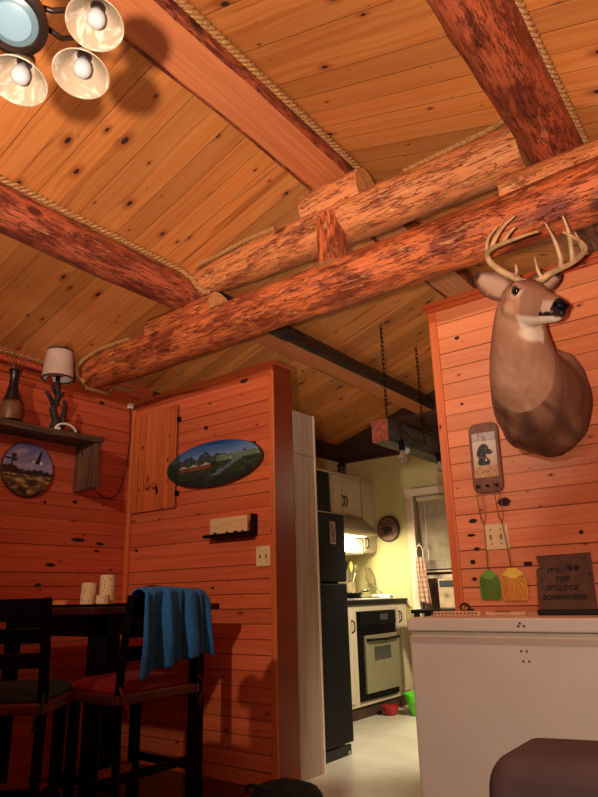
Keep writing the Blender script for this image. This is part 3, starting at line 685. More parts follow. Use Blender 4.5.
# blue towel draped over the chair back (outer face toward +X)
def towel():
    nu, nv = 46, 40; vs = []
    for i in range(nu + 1):
        u = i / nu; y = 1.80 + u * .375
        fold = .016 * math.sin(u * 19 + .6) + .010 * math.sin(u * 37 + 1.2) + .006 * math.sin(u * 61)
        for j in range(nv + 1):
            s = j / nv * (.10 + .37 - .09 * u) - .12     # negative: inner face, 0: top
            ztop = 1.005 + .006 * math.sin(u * 5) - (.03 * max(0, u - .93) / .07)
            if s < -.02: x, z = -2.262 - .012 - abs(fold) * .5, ztop + s + .02
            elif s < .02:
                a = (s + .02) / .04 * PI; x, z = -2.238 - .034 * math.cos(a), ztop + .016 * math.sin(a)
            else:
                amp = min(1, (s - .02) / .2); x, z = -2.204 + (fold + .012) * (.35 + amp), ztop - (s - .02)
            yy = y + (-.006 + .03 * (u - .5)) * max(0, s) / .3 * 1.6
            vs.append((x + .03, yy, z))
    mb = MB(); mb.add(vs, [(i * (nv + 1) + j, (i + 1) * (nv + 1) + j, (i + 1) * (nv + 1) + j + 1, i * (nv + 1) + j + 1) for i in range(nu) for j in range(nv)])
    o = mb.build('towel', M['blue'], None, 'all', fix=False)
    so = o.modifiers.new('thick', 'SOLIDIFY'); so.thickness = .006
    return tag(o, 'blue towel hanging over the back of the red-cushioned bar chair', 'towel')
towel()
cp = thing('ball_cap', 'dark red cap perched on the chair back above the blue towel', 'cap', (-2.29, 2.02, 1.0))
MB().lathe([(.068, 0), (.07, .02), (.062, .05), (.04, .072), (0, .08)], 24, T((-2.30, 1.95, .962))).build('crown', M['cap'], cp, 'all')
MB().lathe([(0, 0), (.05, -.004), (.055, .0), (.05, .004), (0, .006)], 20, T((-2.30, 2.04, .966))).build('brim', M['cap'], cp, 'all')

tr = thing('serving_tray', 'thin dark tray under the birch candle holders on the bar table', 'tray', (-2.86, 2.1, TZ))
MB().box(-3.12, -2.6, 1.98, 2.3, TZ, TZ + .006).build('tray_base', M['black'], tr, bevel=.002)
MB().box(-3.12, -2.6, 1.98, 1.988, TZ + .006, TZ + .014).box(-3.12, -2.6, 2.292, 2.3, TZ + .006, TZ + .014).box(-3.12, -3.112, 1.98, 2.3, TZ + .006, TZ + .014).box(-2.608, -2.6, 1.98, 2.3, TZ + .006, TZ + .014).build('tray_rim', M['black'], tr)
def birch(x, y, r, h, label):
    t = thing('candle_holder', label, 'candle holder', (x, y, TZ + .006), 'birch bark candle holders on the tray')
    MB().lathe([(0, 0), (r, 0), (r, h), (r - .008, h), (r - .01, h - .03), (0, h - .03)], 28, T((x, y, TZ + .006))).build('bark_cylinder', M['birch'], t, True)
    MB().lathe([(0, h - .03), (r - .012, h - .03), (r - .012, h - .018), (0, h - .018)], 20, T((x, y, TZ + .006))).build('candle', M['candle'], t, True)
birch(-3.0, 2.12, .042, .115, 'left tall birch bark candle holder on the tray')
birch(-2.875, 2.14, .040, .15, 'tallest birch bark candle holder, rearmost on the tray')
birch(-2.89, 2.035, .037, .06, 'short birch bark candle holder in front between the two tall ones')
birch(-2.80, 2.06, .034, .05, 'shortest birch bark candle holder, at the right of the tray')
jr = MB().lathe([(0, 0), (.042, 0), (.045, .012), (.045, .03), (.03, .038), (0, .038)], 24, T((-3.16, 2.06, TZ))).build('amber_dish', M['candle'], None, True)
tag(jr, 'low amber glass dish on the table left of the birch holders', 'dish')

# black soft bag at the foot of the partition
mb = MB(); vs = []; n = 28; mm = 14
for i in range(mm + 1):
    ph = PI * i / mm
    for j in range(n):
        a = 2 * PI * j / n; q = 1 + .12 * nz(math.cos(a) * 1.6, math.sin(a) * 1.6, ph * 1.4)
        sgn = lambda v, e: math.copysign(abs(v) ** e, v)
        vs.append((-2.16 + .17 * q * sgn(math.sin(ph), .6) * sgn(math.cos(a), .8), 2.70 + .15 * q * sgn(math.sin(ph), .6) * sgn(math.sin(a), .8), max(0.002, 0.058 + .062 * q * math.cos(ph))))
mb.add(vs, [(i * n + j, i * n + (j + 1) % n, (i + 1) * n + (j + 1) % n, (i + 1) * n + j) for i in range(mm) for j in range(n)])
bg = thing('cloth_bag', 'soft black bag slumped on the floor at the foot of the partition end', 'bag', (-2.30, 2.68, 0))
mb.build('bag_body', M['bag'], bg, 'all')
MB().tube([(-2.33, 2.62, .07), (-2.31, 2.58, .11), (-2.26, 2.57, .125), (-2.2, 2.58, .122), (-2.15, 2.61, .10)], .008, 8).build('bag_strap', M['bag'], bg, 'all')

# ---------------------------------------------------------------- deer mount
dm = thing('deer_mount', 'stuffed whitetail deer head and shoulders with antlers on the right partition', 'deer mount', (-.77, D, 1.8))
def build_deer():
    secs = [((-.765, 2.932, 1.805), (0, -1, 0), .198, .262), ((-.765, 2.87, 1.80), (0, -1, .05), .204, .258), ((-.77, 2.79, 1.80), (0, -1, .22), .196, .228),
            ((-.768, 2.71, 1.835), (0, -.85, .5), .172, .19), ((-.76, 2.63, 1.895), (.02, -.66, .75), .145, .165), ((-.745, 2.565, 1.965), (.05, -.5, .86), .122, .145),
            ((-.725, 2.52, 2.035), (.1, -.36, .93), .104, .126), ((-.705, 2.49, 2.095), (.16, -.3, .94), .092, .112), ((-.69, 2.475, 2.14), (.2, -.25, .94), .07, .09)]
    n = 40; vs = []; fs = []
    for (c, t, a, b) in secs:
        t = Vector(t).normalized(); x = Vector((1, 0, 0)); x = (x - t * x.dot(t)).normalized(); y = t.cross(x); y = -y if y.z < 0 and abs(t.z) < .6 else y
        if t.z >= .6: y = y if y.y > 0 else -y
        for j in range(n):
            th = 2 * PI * j / n; vs.append(Vector(c) + x * math.cos(th) * a + y * math.sin(th) * b)
    N = len(secs)
    fs = [(i * n + j, i * n + (j + 1) % n, (i + 1) * n + (j + 1) % n, (i + 1) * n + j) for i in range(N - 1) for j in range(n)] + [tuple(range(n)), tuple((N - 1) * n + j for j in range(n))]
    return vs, fs
HD = Vector((.73, -.45, -.42)).normalized()          # muzzle direction
HP = Vector((-.70, 2.458, 2.142))                   # back of the skull
HS = HD.cross(Vector((0, 0, 1))).normalized()        # deer's right-hand side (toward the viewer)
HU = HS.cross(HD)                                    # top of the head
def hp(f, s, u): return HP + HD * f + HS * s + HU * u
hsec = [(-.04, .045, .05, -.012), (.0, .068, .08, -.018), (.04, .08, .096, -.024), (.085, .083, .099, -.030), (.12, .073, .09, -.034), (.155, .059, .077, -.040), (.19, .049, .065, -.045), (.225, .043, .056, -.048), (.25, .041, .050, -.05), (.268, .034, .042, -.05), (.28, .018, .024, -.05)]
def tubes(vs, fs, rings):
    n = len(rings[0]); o = len(vs); vs += [p for r_ in rings for p in r_]; N = len(rings)
    fs += [(o + i * n + j, o + i * n + (j + 1) % n, o + (i + 1) * n + (j + 1) % n, o + (i + 1) * n + j) for i in range(N - 1) for j in range(n)]
    fs += [tuple(o + j for j in range(n)), tuple(o + (N - 1) * n + j for j in range(n))]
vs, fs = build_deer()
tubes(vs, fs, [[hp(f, math.cos(a) * w_, cu + math.sin(a) * h_ * (1 if math.sin(a) > 0 else .95)) for a in [2 * PI * j / 32 for j in range(32)]] for (f, w_, h_, cu) in hsec])
# throat filling between jaw and neck
tubes(vs, fs, [[hp(f, math.cos(a) * w_, cu + math.sin(a) * h_) for a in [2 * PI * j / 24 for j in range(24)]] for (f, w_, h_, cu) in [(-.03, .05, .06, -.07), (.03, .058, .06, -.075), (.08, .048, .045, -.07), (.12, .03, .03, -.06)]])
# brow ridges and chest bulges
def ball(c, r_, sx=1, sy=1, sz=1):
    tubes(vs, fs, [[Vector(c) + Vector((r_ * sx * math.sin(p) * math.cos(a), r_ * sy * math.sin(p) * math.sin(a), r_ * sz * math.cos(p))) for a in [2 * PI * j / 16 for j in range(16)]] for p in [.05 + (PI - .1) * i / 10 for i in range(11)]])
ball((-.69, 2.83, 1.665), .105, 1, .9, 1.0); ball((-.86, 2.84, 1.68), .10, .9, .9, 1.0); ball((-.64, 2.87, 1.83), .10, .8, .7, 1.7); ball((-.775, 2.745, 1.735), .075, .7, .8, .9)
for sgn in (1, -1): ball(hp(.075, sgn * .058, .03), .026)
ball(hp(.06, .056, -.06), .04); ball(hp(.06, -.056, -.06), .04)
me = bpy.data.meshes.new('deer_raw'); me.from_pydata([tuple(v) for v in vs], [], fs)
bm = bmesh.new(); bm.from_mesh(me); bmesh.ops.recalc_face_normals(bm, faces=bm.faces); bm.to_mesh(me); bm.free()
raw = bpy.data.objects.new('deer_raw', me); COL.objects.link(raw)
rm = raw.modifiers.new('r', 'REMESH'); rm.mode = 'VOXEL'; rm.voxel_size = .0085
sm = raw.modifiers.new('s', 'SMOOTH'); sm.iterations = 7; sm.factor = .5
dg = bpy.context.evaluated_depsgraph_get(); dme = bpy.data.meshes.new_from_object(raw.evaluated_get(dg))
bpy.data.objects.remove(raw); dme.name = 'deer_body'
eyeR = hp(.088, .071, .012)
cols = []
for v in dme.vertices:
    p = v.co; q = p - HP; f, s_c, u = q.dot(HD), q.dot(HS), q.dot(HU)
    c = mixc((190, 144, 116), (158, 112, 86), .5 + .8 * fbm(p.x * 6, p.y * 6, p.z * 4) + .4 * nz(p.x * 40, p.y * 40, p.z * 12))
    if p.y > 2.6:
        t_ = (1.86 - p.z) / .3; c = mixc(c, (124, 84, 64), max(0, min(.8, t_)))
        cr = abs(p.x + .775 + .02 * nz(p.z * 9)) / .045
        if p.z < 1.8: c = mixc(c, (70, 42, 32), max(0, 1 - cr) * min(1, (1.8 - p.z) / .08) * .7)  # centre chest crease: its shade is painted into the coat colour
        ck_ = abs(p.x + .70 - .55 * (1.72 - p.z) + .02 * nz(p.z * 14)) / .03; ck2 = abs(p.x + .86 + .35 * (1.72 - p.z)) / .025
        if p.z < 1.72: c = mixc(c, (66, 40, 32), (max(0, 1 - ck_) + max(0, 1 - ck2)) * .5)  # side creases, shade drawn in the coat colour as well
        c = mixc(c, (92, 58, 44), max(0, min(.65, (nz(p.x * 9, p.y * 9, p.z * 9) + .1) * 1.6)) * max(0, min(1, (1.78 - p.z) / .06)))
        c = mixc(c, (84, 54, 42), max(0, min(1, (p.x + .66) / .09)) * .6)  # right shoulder: shade of light from the left painted into the coat
    # white throat patch under the jaw
    dq = p - Vector((-.645, 2.43, 1.958))
    e = (dq.x / .06) ** 2 + (dq.z / .03) ** 2 + .45 * fbm(p.x * 16, p.y * 16, p.z * 16)
    if e < 1.2 and p.y < 2.52: c = mixc(c, (226, 204, 182), min(1, (1.2 - e) * 1.6))
    if q.length < .34 and f > -.06:
        if u > .02: c = mixc(c, (112, 70, 52), min(1, (u - .02) / .04) * .8)
        if f > .12 and u > -.12: c = mixc(c, (130, 92, 74), .6)
        if -.13 < u < -.08 and f > .1 and p.y < 2.5: c = mixc(c, (216, 192, 170), min(1, (-.078 - u) / .012))
        for sgn in (1, -1):
            er = (p - hp(.088, sgn * .076, .010)).length
            if er < .019: c = mixc(c, (44, 28, 24), .9)
            elif er < .032 and u < .016: c = mixc(c, (218, 192, 168), max(0, 1 - abs(er - .024) / .009) * .9)
        if .215 < f < .256: c = mixc(c, (206, 184, 166), .7 if u < -.02 else .15)
        if f > .2 and u < -.078: c = mixc(c, (226, 208, 192), .8)
        mo = abs(u + .072 - .06 * (f - .22)) 
        if f > .2 and mo < .007: c = (38, 24, 22)
        if f > .258 and u > -.06: c = (26, 20, 22)
    cols.append(lin(c))
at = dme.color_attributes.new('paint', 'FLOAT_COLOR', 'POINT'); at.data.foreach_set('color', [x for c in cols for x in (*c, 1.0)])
for v, c in zip(dme.vertices, cols):
    p = v.co
    if p.y > 2.6 and p.y < 2.925:
        v.co += v.normal * ((.006 + .006 * max(0, min(1, (1.74 - p.z) / .09))) * fbm(p.x * 10, p.y * 10, p.z * 7) - 0.0)
    if p.y > D - .004: p.y = D - .004
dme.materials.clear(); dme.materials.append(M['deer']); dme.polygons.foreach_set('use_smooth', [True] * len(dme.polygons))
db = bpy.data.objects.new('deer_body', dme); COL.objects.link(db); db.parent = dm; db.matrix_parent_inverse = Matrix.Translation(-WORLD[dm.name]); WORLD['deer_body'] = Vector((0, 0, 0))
for sgn in (1, -1):
    c = hp(.088, sgn * .0705, .010)
    MB().lathe([(0, .0145), (.0075, .0126), (.0128, .0066), (.0145, 0), (.0128, -.0066), (.0075, -.0126), (0, -.0145)], 20, T(c)).build('eye', M['eye'], dm, 'all')
nb = MB(); nb.tube([hp(.258, -.027, -.034), hp(.274, -.015, -.034), hp(.279, 0, -.035), hp(.274, .015, -.034), hp(.258, .027, -.034)], [.009, .014, .0155, .014, .009], 12); nb.build('nose', M['black'], dm, 'all')
def ear(sgn, tip, base, wd, name='ear'):
    tip, base = Vector(tip), Vector(base); ax = tip - base; L = ax.length; ax.normalize()
    side = ax.cross(Vector((.35, -.9, -.2))).normalized(); fwd = side.cross(ax); nu, nv = 10, 16; g = []
    for j in range(nv + 1):
        t = j / nv; w_ = wd * (math.sin(PI * min(1, .16 + t * .84)) ** .7)
        for i in range(nu + 1):
            u = -1 + 2 * i / nu; g.append(base + ax * (L * t) + side * (w_ * u) + fwd * (.028 * (1 - u * u) * (1 - .4 * t)) * -1)
    me = MB().add(g, [(j * (nu + 1) + i, j * (nu + 1) + i + 1, (j + 1) * (nu + 1) + i + 1, (j + 1) * (nu + 1) + i) for j in range(nv) for i in range(nu)]).build(name, M['deer'], dm, 'all', fix=False)
    cc = []
    for j in range(nv + 1):
        for i in range(nu + 1):
            u = abs(-1 + 2 * i / nu); c = mixc((176, 140, 118), (92, 60, 48), (u - .55) / .4 + .35 * nz(i * .8, j * .8))
            if j > nv - 2: c = (84, 56, 46)
            cc.append(lin(c))
    a_ = me.data.color_attributes.new('paint', 'FLOAT_COLOR', 'POINT'); a_.data.foreach_set('color', [x for c in cc for x in (*c, 1.0)])
    s_ = me.modifiers.new('t', 'SOLIDIFY'); s_.thickness = .006
ear(1, (-.84, 2.40, 2.262), (-.71, 2.425, 2.145), .056)
ear(-1, (-.545, 2.60, 2.25), (-.645, 2.50, 2.18), .045)
def antler(main, tines, r0):
    mb = MB()
    def sm_(pts, k=6):
        P = [Vector(p) for p in pts]; out = []
        for i in range(len(P) - 1):
            a, b, c, d_ = P[max(i - 1, 0)], P[i], P[i + 1], P[min(i + 2, len(P) - 1)]
            for q in range(k):
                t = q / k; out.append(.5 * ((2 * b) + (c - a) * t + (2 * a - 5 * b + 4 * c - d_) * t * t + (3 * b - a - 3 * c + d_) * t ** 3))
        return out + [P[-1]]
    def br(pts, r_, tipr=.003):
        S = sm_(pts); N = len(S); mb.tube(S, [r_ + (tipr - r_) * (i / (N - 1)) ** 1.5 for i in range(N)], 10)
    br(main, r0, .004)
    for t, r_ in tines: br(t, r_)
    mb.lathe([(r0 * .9, -.008), (r0 * 1.6, -.003), (r0 * 1.6, .004), (r0 * .9, .012)], 14, T(Vector(main[0])))
    mb.build('antler', M['antler'], dm, 'all', fix=False)
def px(xz, yz, Y):   # sketch coordinates of the antlers on an upright plane Y
    ax_ = 470 + xz / 4.67 - 299; ay = -(205 + yz / 4.67 - 398.5)
    d = ANT @ Vector((ax_ / 633.4, ay / 633.4, 1)); t = Y / d.y
    return Vector((d.x * t, Y, .98 + d.z * t))
ANT = Matrix(((.79614, .19868, -.571565), (.60458, -.221575, .765106), (-.025367, .954689, .296523)))
antler([px(248, 360, 2.40), px(200, 335, 2.37), px(140, 305, 2.33), px(95, 268, 2.29), px(80, 232, 2.26), px(100, 205, 2.23), px(140, 185, 2.2), px(200, 162, 2.16), px(262, 140, 2.13), px(315, 124, 2.10)],
       [([px(82, 240, 2.27), px(78, 190, 2.27), px(92, 145, 2.28), px(130, 98, 2.29)], .009), ([px(96, 208, 2.24), px(122, 150, 2.25), px(160, 95, 2.26), px(212, 48, 2.27)], .010), ([px(150, 182, 2.19), px(176, 140, 2.2), px(210, 103, 2.2)], .008), ([px(205, 338, 2.37), px(217, 310, 2.35), px(212, 278, 2.34)], .008)], .0145)
antler([px(330, 352, 2.43), px(370, 322, 2.42), px(420, 296, 2.40), px(470, 272, 2.37), px(515, 238, 2.33), px(538, 205, 2.29), px(520, 175, 2.25), px(478, 148, 2.21), px(432, 125, 2.18)],
       [([px(425, 294, 2.39), px(420, 240, 2.36), px(392, 160, 2.33), px(350, 82, 2.30)], .011), ([px(478, 265, 2.36), px(472, 200, 2.33), px(455, 110, 2.31), px(432, 50, 2.29)], .011), ([px(533, 215, 2.3), px(508, 165, 2.28), px(490, 128, 2.27)], .007), ([px(340, 345, 2.42), px(318, 310, 2.40), px(300, 240, 2.37)], .009)], .0145)

# ---------------------------------------------------------------- right partition: dog plaque, swatters, sign
dp = thing('key_plaque', 'brown wooden hook plaque with a black dog picture, below the deer', 'plaque', (-1.08, D, 1.59))
Mk = T((-1.077, F, 1.587)) @ Matrix.Rotation(.02, 4, 'Y')
def rrect(w_, h_, r_, n=8, bot=None):
    P = []
    for (cx_, cz_, a0, q) in ((w_ - r_, h_ - r_, 0, r_), (-w_ + r_, h_ - r_, PI / 2, r_), (-w_ + r_, -h_ + r_, PI, r_), (w_ - r_, -h_ + r_, 1.5 * PI, r_)):
        P += [(cx_ + q * math.cos(a0 + PI / 2 * i / n), cz_ + q * math.sin(a0 + PI / 2 * i / n)) for i in range(n + 1)]
    return P
MB().prism(rrect(.073, .168, .035), 0, .018, lambda u, v, d: tuple(Mk @ Vector((u, -d, v)))).build('plaque_board', M['plaque'], dp, True, bevel=.003)
def dog(u, v):
    c = mixc((214, 190, 172), (190, 150, 116), -v * .7 + .3 + .35 * fbm(u * 3, v * 3)); 
    if v > .62: c = mixc((200, 180, 170), (150, 130, 136), .5 + fbm(u * 4, v * 2))
    if v < -.5: c = mixc((214, 160, 110), (170, 116, 80), .5 + fbm(u * 6, v * 6))
    x, y = u * .058, v * .108
    def el(cx_, cy_, a, b, ro=0):
        dx, dy = x - cx_, y - cy_; cx2, sx2 = math.cos(ro), math.sin(ro); return ((dx * cx2 + dy * sx2) / a) ** 2 + ((-dx * sx2 + dy * cx2) / b) ** 2 < 1
    blk = el(-.006, -.036, .030, .022) or el(-.012, -.014, .020, .022) or el(-.004, .026, .025, .027) or el(.016, .014, .022, .013, -.3) or el(.026, .008, .010, .009) or el(-.025, .018, .012, .028, -.35)
    if v < -.46: blk = False
    if blk: c = mixc((24, 19, 22), (66, 56, 60), .3 + fbm(u * 5, v * 6))
    if blk and el(-.024, .016, .012, .026, -.35) and not el(-.0255, .0175, .0105, .0245, -.35): c = (74, 62, 66)
    if el(-.008, -.014, .02, .0035, -.2): c = (110, 60, 60)
    if el(.004, -.026, .004, .006): c = (226, 220, 214)
    if el(.008, .030, .004, .0035): c = (120, 92, 80)
    if el(.027, .012, .005, .004): c = (90, 80, 84)
    return c
paint_grid('dog_picture', dog, square, 60, 100, lambda u, v: tuple(Mk @ Vector((u * .058, -.0195, v * .108 + .012))), M['paint'], dp)
for dx in (-.045, 0, .045):
    MB().tube([Mk @ Vector((dx, -.018, -.137)), Mk @ Vector((dx, -.036, -.140)), Mk @ Vector((dx, -.04, -.132))], .004, 8).lathe([(0, 0), (.008, 0), (.006, .003), (0, .003)], 10, Mk @ T((dx, -.018, -.137)) @ Matrix.Rotation(PI / 2, 4, 'X')).build('hook', M['bronze'], dp, 'all')

def swatter(xh, xb, w_, zb, zt, y, mat, label, fan):
    """Fly swatter: wire handle looped over the hook, fan-ribbed plastic paddle."""
    t = thing('fly_swatter', label, 'fly swatter', (xb, y, zb), 'fly swatters under the dog plaque')
    zs = 1.31
    mb = MB(); yk = y - .012
    mb.tube([(xh - .012, yk, zs), (xh - .013, yk - .012, 1.40), (xh - .010, yk - .02, 1.462), (xh + .010, yk - .02, 1.462), (xh + .013, yk - .012, 1.40), (xh + .012, yk, zs), (xh, yk, zs - .04), ], .0018, 6)
    mb.tube([(xh - .012, yk, zs), (xh, yk, zs - .04), (xh + (xb - xh) * .5, yk, 1.18), (xb, yk, zt - .015)], .0024, 6)
    mb.build('wire_handle', M['wire'], t, 'all')
    h = zt - zb; hw = w_ / 2
    poly = [(-hw * .86, 0), (hw * .86, 0), (hw, h * .12), (hw, h * .62), (hw * .8, h * .82), (hw * .3, h * .985), (-hw * .3, h * .985), (-hw * .8, h * .82), (-hw, h * .62), (-hw, h * .12)]
    fr = lambda u, v, d: (xb + u, y - .010 - d, zb + v)
    pd = MB().prism(poly, 0, .0015, fr).build('paddle', mat, t)
    rb = MB()
    cx_, cz_ = 0, h * .82
    for q in range(9):
        a = PI + PI * (q + .5) / 9 if False else -PI + PI * (q + .6) / 9.2
        d = Vector((math.cos(a), math.sin(a))); tt = 9
        for (p1, p2) in zip(poly, poly[1:] + poly[:1]):
            e = Vector(p2) - Vector(p1); den = d.x * e.y - d.y * e.x
            if abs(den) > 1e-9:
                w0 = Vector(p1) - Vector((cx_, cz_)); s = (w0.x * e.y - w0.y * e.x) / den; u = (w0.x * d.y - w0.y * d.x) / den
                if s > .01 and 0 <= u <= 1: tt = min(tt, s)
        if tt < 9: rb.tube([fr(cx_ + d.x * .01, cz_ + d.y * .01, .003), fr(cx_ + d.x * tt, cz_ + d.y * tt, .003)], .0015, 5)
    rb.tube([fr(u, v, .002) for u, v in poly + poly[:1]], .0017, 6)
    rb.build('rib', fan, pd, 'all')
    MB().prism([(-hw * .45, h * .72), (0, h * .66), (hw * .45, h * .72), (hw * .82, h * .80), (hw * .28, h * 1.0), (-hw * .28, h * 1.0), (-hw * .82, h * .80)], .002, .005, fr).build('paddle_collar', fan, pd)
M['greenpad'] = plain('green_mesh_pad', (84, 112, 30), .55)
M['yellowpad'] = plain('amber_mesh_pad', (206, 128, 40), .5)
swatter(-1.122, -1.125, .093, .94, 1.068, F, M['greenpad'], 'green fly swatter hanging on the left hook', M['green'])
swatter(-1.032, -1.012, .112, .935, 1.073, F - .008, M['yellowpad'], 'amber yellow fly swatter hanging on the right hook', M['yellowp'])

LID = .888
sg = thing('wall_sign', 'weathered dark metal sign with cut-out letters leaning on the right partition', 'sign', (-.79, D, LID))
S0, S1, SB, ST = -.905, -.672, LID + .004, 1.122
def lean(u, v, d): return (u, F - .004 - .045 * (1 - (v - SB) / (ST - SB)) - d, v)
MB().prism([(S0 + .01, SB), (S1 - .004, SB), (S1, SB + .01), (S1 - .004, ST), (S0 + .0, ST - .004), (S0 + .012, ST - .035), (S0 + .014, ST - .052), (S0, ST - .06), (S0, SB + .02)], 0, .004, lean).build('sign_plate', M['sign'], sg)
def lettering(txt, x, z, size):
    cu = bpy.data.curves.new('lettering', 'FONT'); cu.body = txt; cu.size = size; cu.align_x = 'CENTER'; cu.extrude = .0006; cu.offset = .0014; cu.resolution_u = 3
    cu.space_character = 1.12
    o = bpy.data.objects.new('lettering_raw', cu); COL.objects.link(o); bpy.context.view_layer.update()
    me = bpy.data.meshes.new_from_object(o.evaluated_get(bpy.context.evaluated_depsgraph_get())); bpy.data.objects.remove(o)
    for v in me.vertices: v.co = Vector(lean(x + v.co.x, z + v.co.y, .0052 + v.co.z))
    me.materials.clear(); me.materials.append(M['letter']); me.name = 'lettering'
    l = bpy.data.objects.new('lettering', me); COL.objects.link(l); l.parent = sg; l.matrix_parent_inverse = Matrix.Translation(-WORLD[sg.name])
lettering("IT'S", -.833, 1.044, .028); lettering('FIVE', -.797, 1.009, .028); lettering("O'CLOCK", -.80, .973, .028); lettering('SOMEWHERE', -.797, .935, .027)
for cx_ in (-.766, -.737):
    MB().prism([(cx_ + .0125 * math.cos(2 * PI * i / 14), 1.062 + .0125 * math.sin(2 * PI * i / 14)) for i in range(14)], .004, .0058, lean).build('emblem', M['letter'], sg)
MB().prism([(S0 + .018, 1.01), (S0 + .022, 1.01), (S0 + .022, 1.03), (S0 + .018, 1.03)], .004, .0055, lean).prism([(S1 - .018, 1.03), (S1 - .01, 1.03), (S1 - .01, 1.042), (S1 - .018, 1.042)], .004, .0055, lean).build('slot', M['letter'], sg)

# ---------------------------------------------------------------- chest freezer and what lies on it
fz = thing('chest_freezer', 'large cream white chest freezer in front of the right partition', 'freezer', (-.6, 2.58, 0))
FX0, FX1, FY0, FY1 = -1.198, .06, 2.25, 2.915
MB().box(FX0, FX1, FY0, FY1, .03, .828).build('freezer_body', M['freezer'], fz, bevel=.008)
MB().box(FX0 + .01, FX1 - .01, FY0 + .012, FY1 - .01, .828, .842).build('gasket', M['freezer_line'], fz)
MB().box(FX0 - .004, FX1 + .004, FY0 - .006, FY1, .842, LID).build('lid', M['freezer'], fz, bevel=.007, seg=3)
MB().box(FX0 + .002, FX1 - .002, FY0 - .002, FY0 + .004, .802, .824).build('trim_strip', M['freezer_line'], fz)
MB().box(FX0 + .04, FX1 - .04, FY0 + .04, FY1 - .04, 0, .03).build('plinth', M['black_matt'], fz)
for (x, z) in ((-.776, .871), (-.782, .862), (-.763, .862)):
    MB().lathe([(0, .002), (.004, .0015), (.0045, 0)], 10, T((x, FY0 - .006, z)) @ Matrix.Rotation(PI / 2, 4, 'X')).build('screw_hole', M['dot'], fz)
for (x, z) in ((-.785, .783), (-.766, .783), (-.781, .752), (-.762, .752)):
    MB().lathe([(0, .002), (.0035, .0015), (.004, 0)], 10, T((x, FY0, z)) @ Matrix.Rotation(PI / 2, 4, 'X')).build('screw_hole', M['dot'], fz)
cb = thing('peg_board', 'long pale wooden board with a row of dark pegs lying on the freezer', 'board', (-1.12, 2.72, LID))
MB().box(-1.195, -1.0, 2.46, 2.55, LID, LID + .016).build('board', M['lightwood'], cb, bevel=.002)
for q in range(12): MB().box(-1.188 + q * .0155, -1.181 + q * .0155, 2.456, 2.462, LID + .006, LID + .011).build('peg', M['dot'], cb)
fb = thing('flat_case', 'flat tan case beside the peg board on the freezer', 'case', (-.93, 2.7, LID))
MB().box(-.985, -.83, 2.47, 2.51, LID, LID + .013).build('case_body', M['lightwood'], fb, bevel=.003)
MB().box(-.94, -.885, 2.466, 2.49, LID + .0125, LID + .0165).build('case_clasp', M['slot'], fb, bevel=.002)
bk = MB().box(-.78, -.5, 2.45, 2.50, LID, LID + .02).build('black_case', M['black_matt'], None, bevel=.006, seg=3)
tag(bk, 'narrow black case lying on the freezer in front of the sign', 'case')
ky = MB().tube([(-1.285 + .022 * math.cos(a), D - .03 + .0, LID + .02 + .016 * math.sin(a)) for a in [2 * PI * i / 16 for i in range(17)]], .004, 6).box(-1.275, -1.24, D - .036, D - .03, LID + .004, LID + .012).build('wall_latch', M['iron'], None)
ky.location.x = .03; ky.location.y = .014
tag(ky, 'small dark metal ring latch on the left foot of the right partition', 'latch')

# ---------------------------------------------------------------- armchair in the near right corner
ac = thing('armchair', 'brown suede armchair whose rounded top shows in the bottom right corner', 'armchair', (-.05, 1.0, 0))
def cushion(x0, x1, y0, y1, z0, z1, r_, name, tilt=0):
    b = MB().box(x0, x1, y0, y1, z0, z1).build(name, M['leather'], ac, True)
    bv = b.modifiers.new('b', 'BEVEL'); bv.width = r_; bv.segments = 8
    b.data.polygons.foreach_set('use_smooth', [True] * len(b.data.polygons)); return b
mb = MB(); prof = [(-.50, .30)] + [(-.492 + .05 * (1 - math.cos(a)), .655 + .06 * math.sin(a)) for a in [PI / 2 * i / 8 for i in range(9)]] + [(-.3, .722), (-.1, .722), (.28, .71)] + [(.36 + .12 * math.sin(a), .58 + .11 * math.cos(a)) for a in [PI / 2 * i / 8 for i in range(9)]] + [(.48, .30)]
mb.prism(prof, 0, .20, lambda u, v, d: (u, 1.10 + d + (v - .3) * .12, v))
b = mb.build('backrest', M['leather'], ac, True); bv = b.modifiers.new('b', 'BEVEL'); bv.width = .035; bv.segments = 5; bv.limit_method = 'ANGLE'
cushion(-.36, .34, .52, 1.12, .28, .46, .05, 'seat_cushion')
cushion(-.50, -.36, .5, 1.2, .1, .56, .05, 'armrest'); cushion(.34, .48, .5, 1.2, .1, .56, .05, 'armrest')
cushion(-.48, .46, .54, 1.28, .06, .30, .02, 'chair_base')
for x in (-.44, .40):
    for y in (.6, 1.22): MB().box(x, x + .05, y, y + .05, 0, .07).build('foot', M['furn'], ac)

# ---------------------------------------------------------------- kitchen
wallbox('wall_kitchen_return', M['wall'], KX, -2.60, 3.11, 3.13, 0, 2.0)
pn = thing('pantry_cabinet', 'tall whitewashed wood pantry side panel beyond the partition end', 'cabinet', (-2.5, 3.24, 0))
MB().box(-2.80, -2.388, 3.125, 3.355, 0, 2.126).build('pantry_panel', M['wash'], pn, bevel=.003)
MB().box(-2.389, -2.384, 3.342, 3.357, 0, 2.128).build('edge_strip', M['casing'], pn)
MB().box(-2.3885, -2.385, 3.125, 3.342, 1.84, 1.846).build('panel_seam', M['slot'], pn)
fr_ = thing('refrigerator', 'tall black refrigerator standing behind the whitewashed pantry panel', 'refrigerator', (-2.85, 3.6, 0))
MB().box(-3.2, -2.56, 3.37, 3.83, .02, 1.50).build('fridge_body', M['black'], fr_, bevel=.004)
d1 = MB().box(-2.56, -2.492, 3.365, 3.836, 1.06, 1.515).build('freezer_door', M['black'], fr_, bevel=.01)
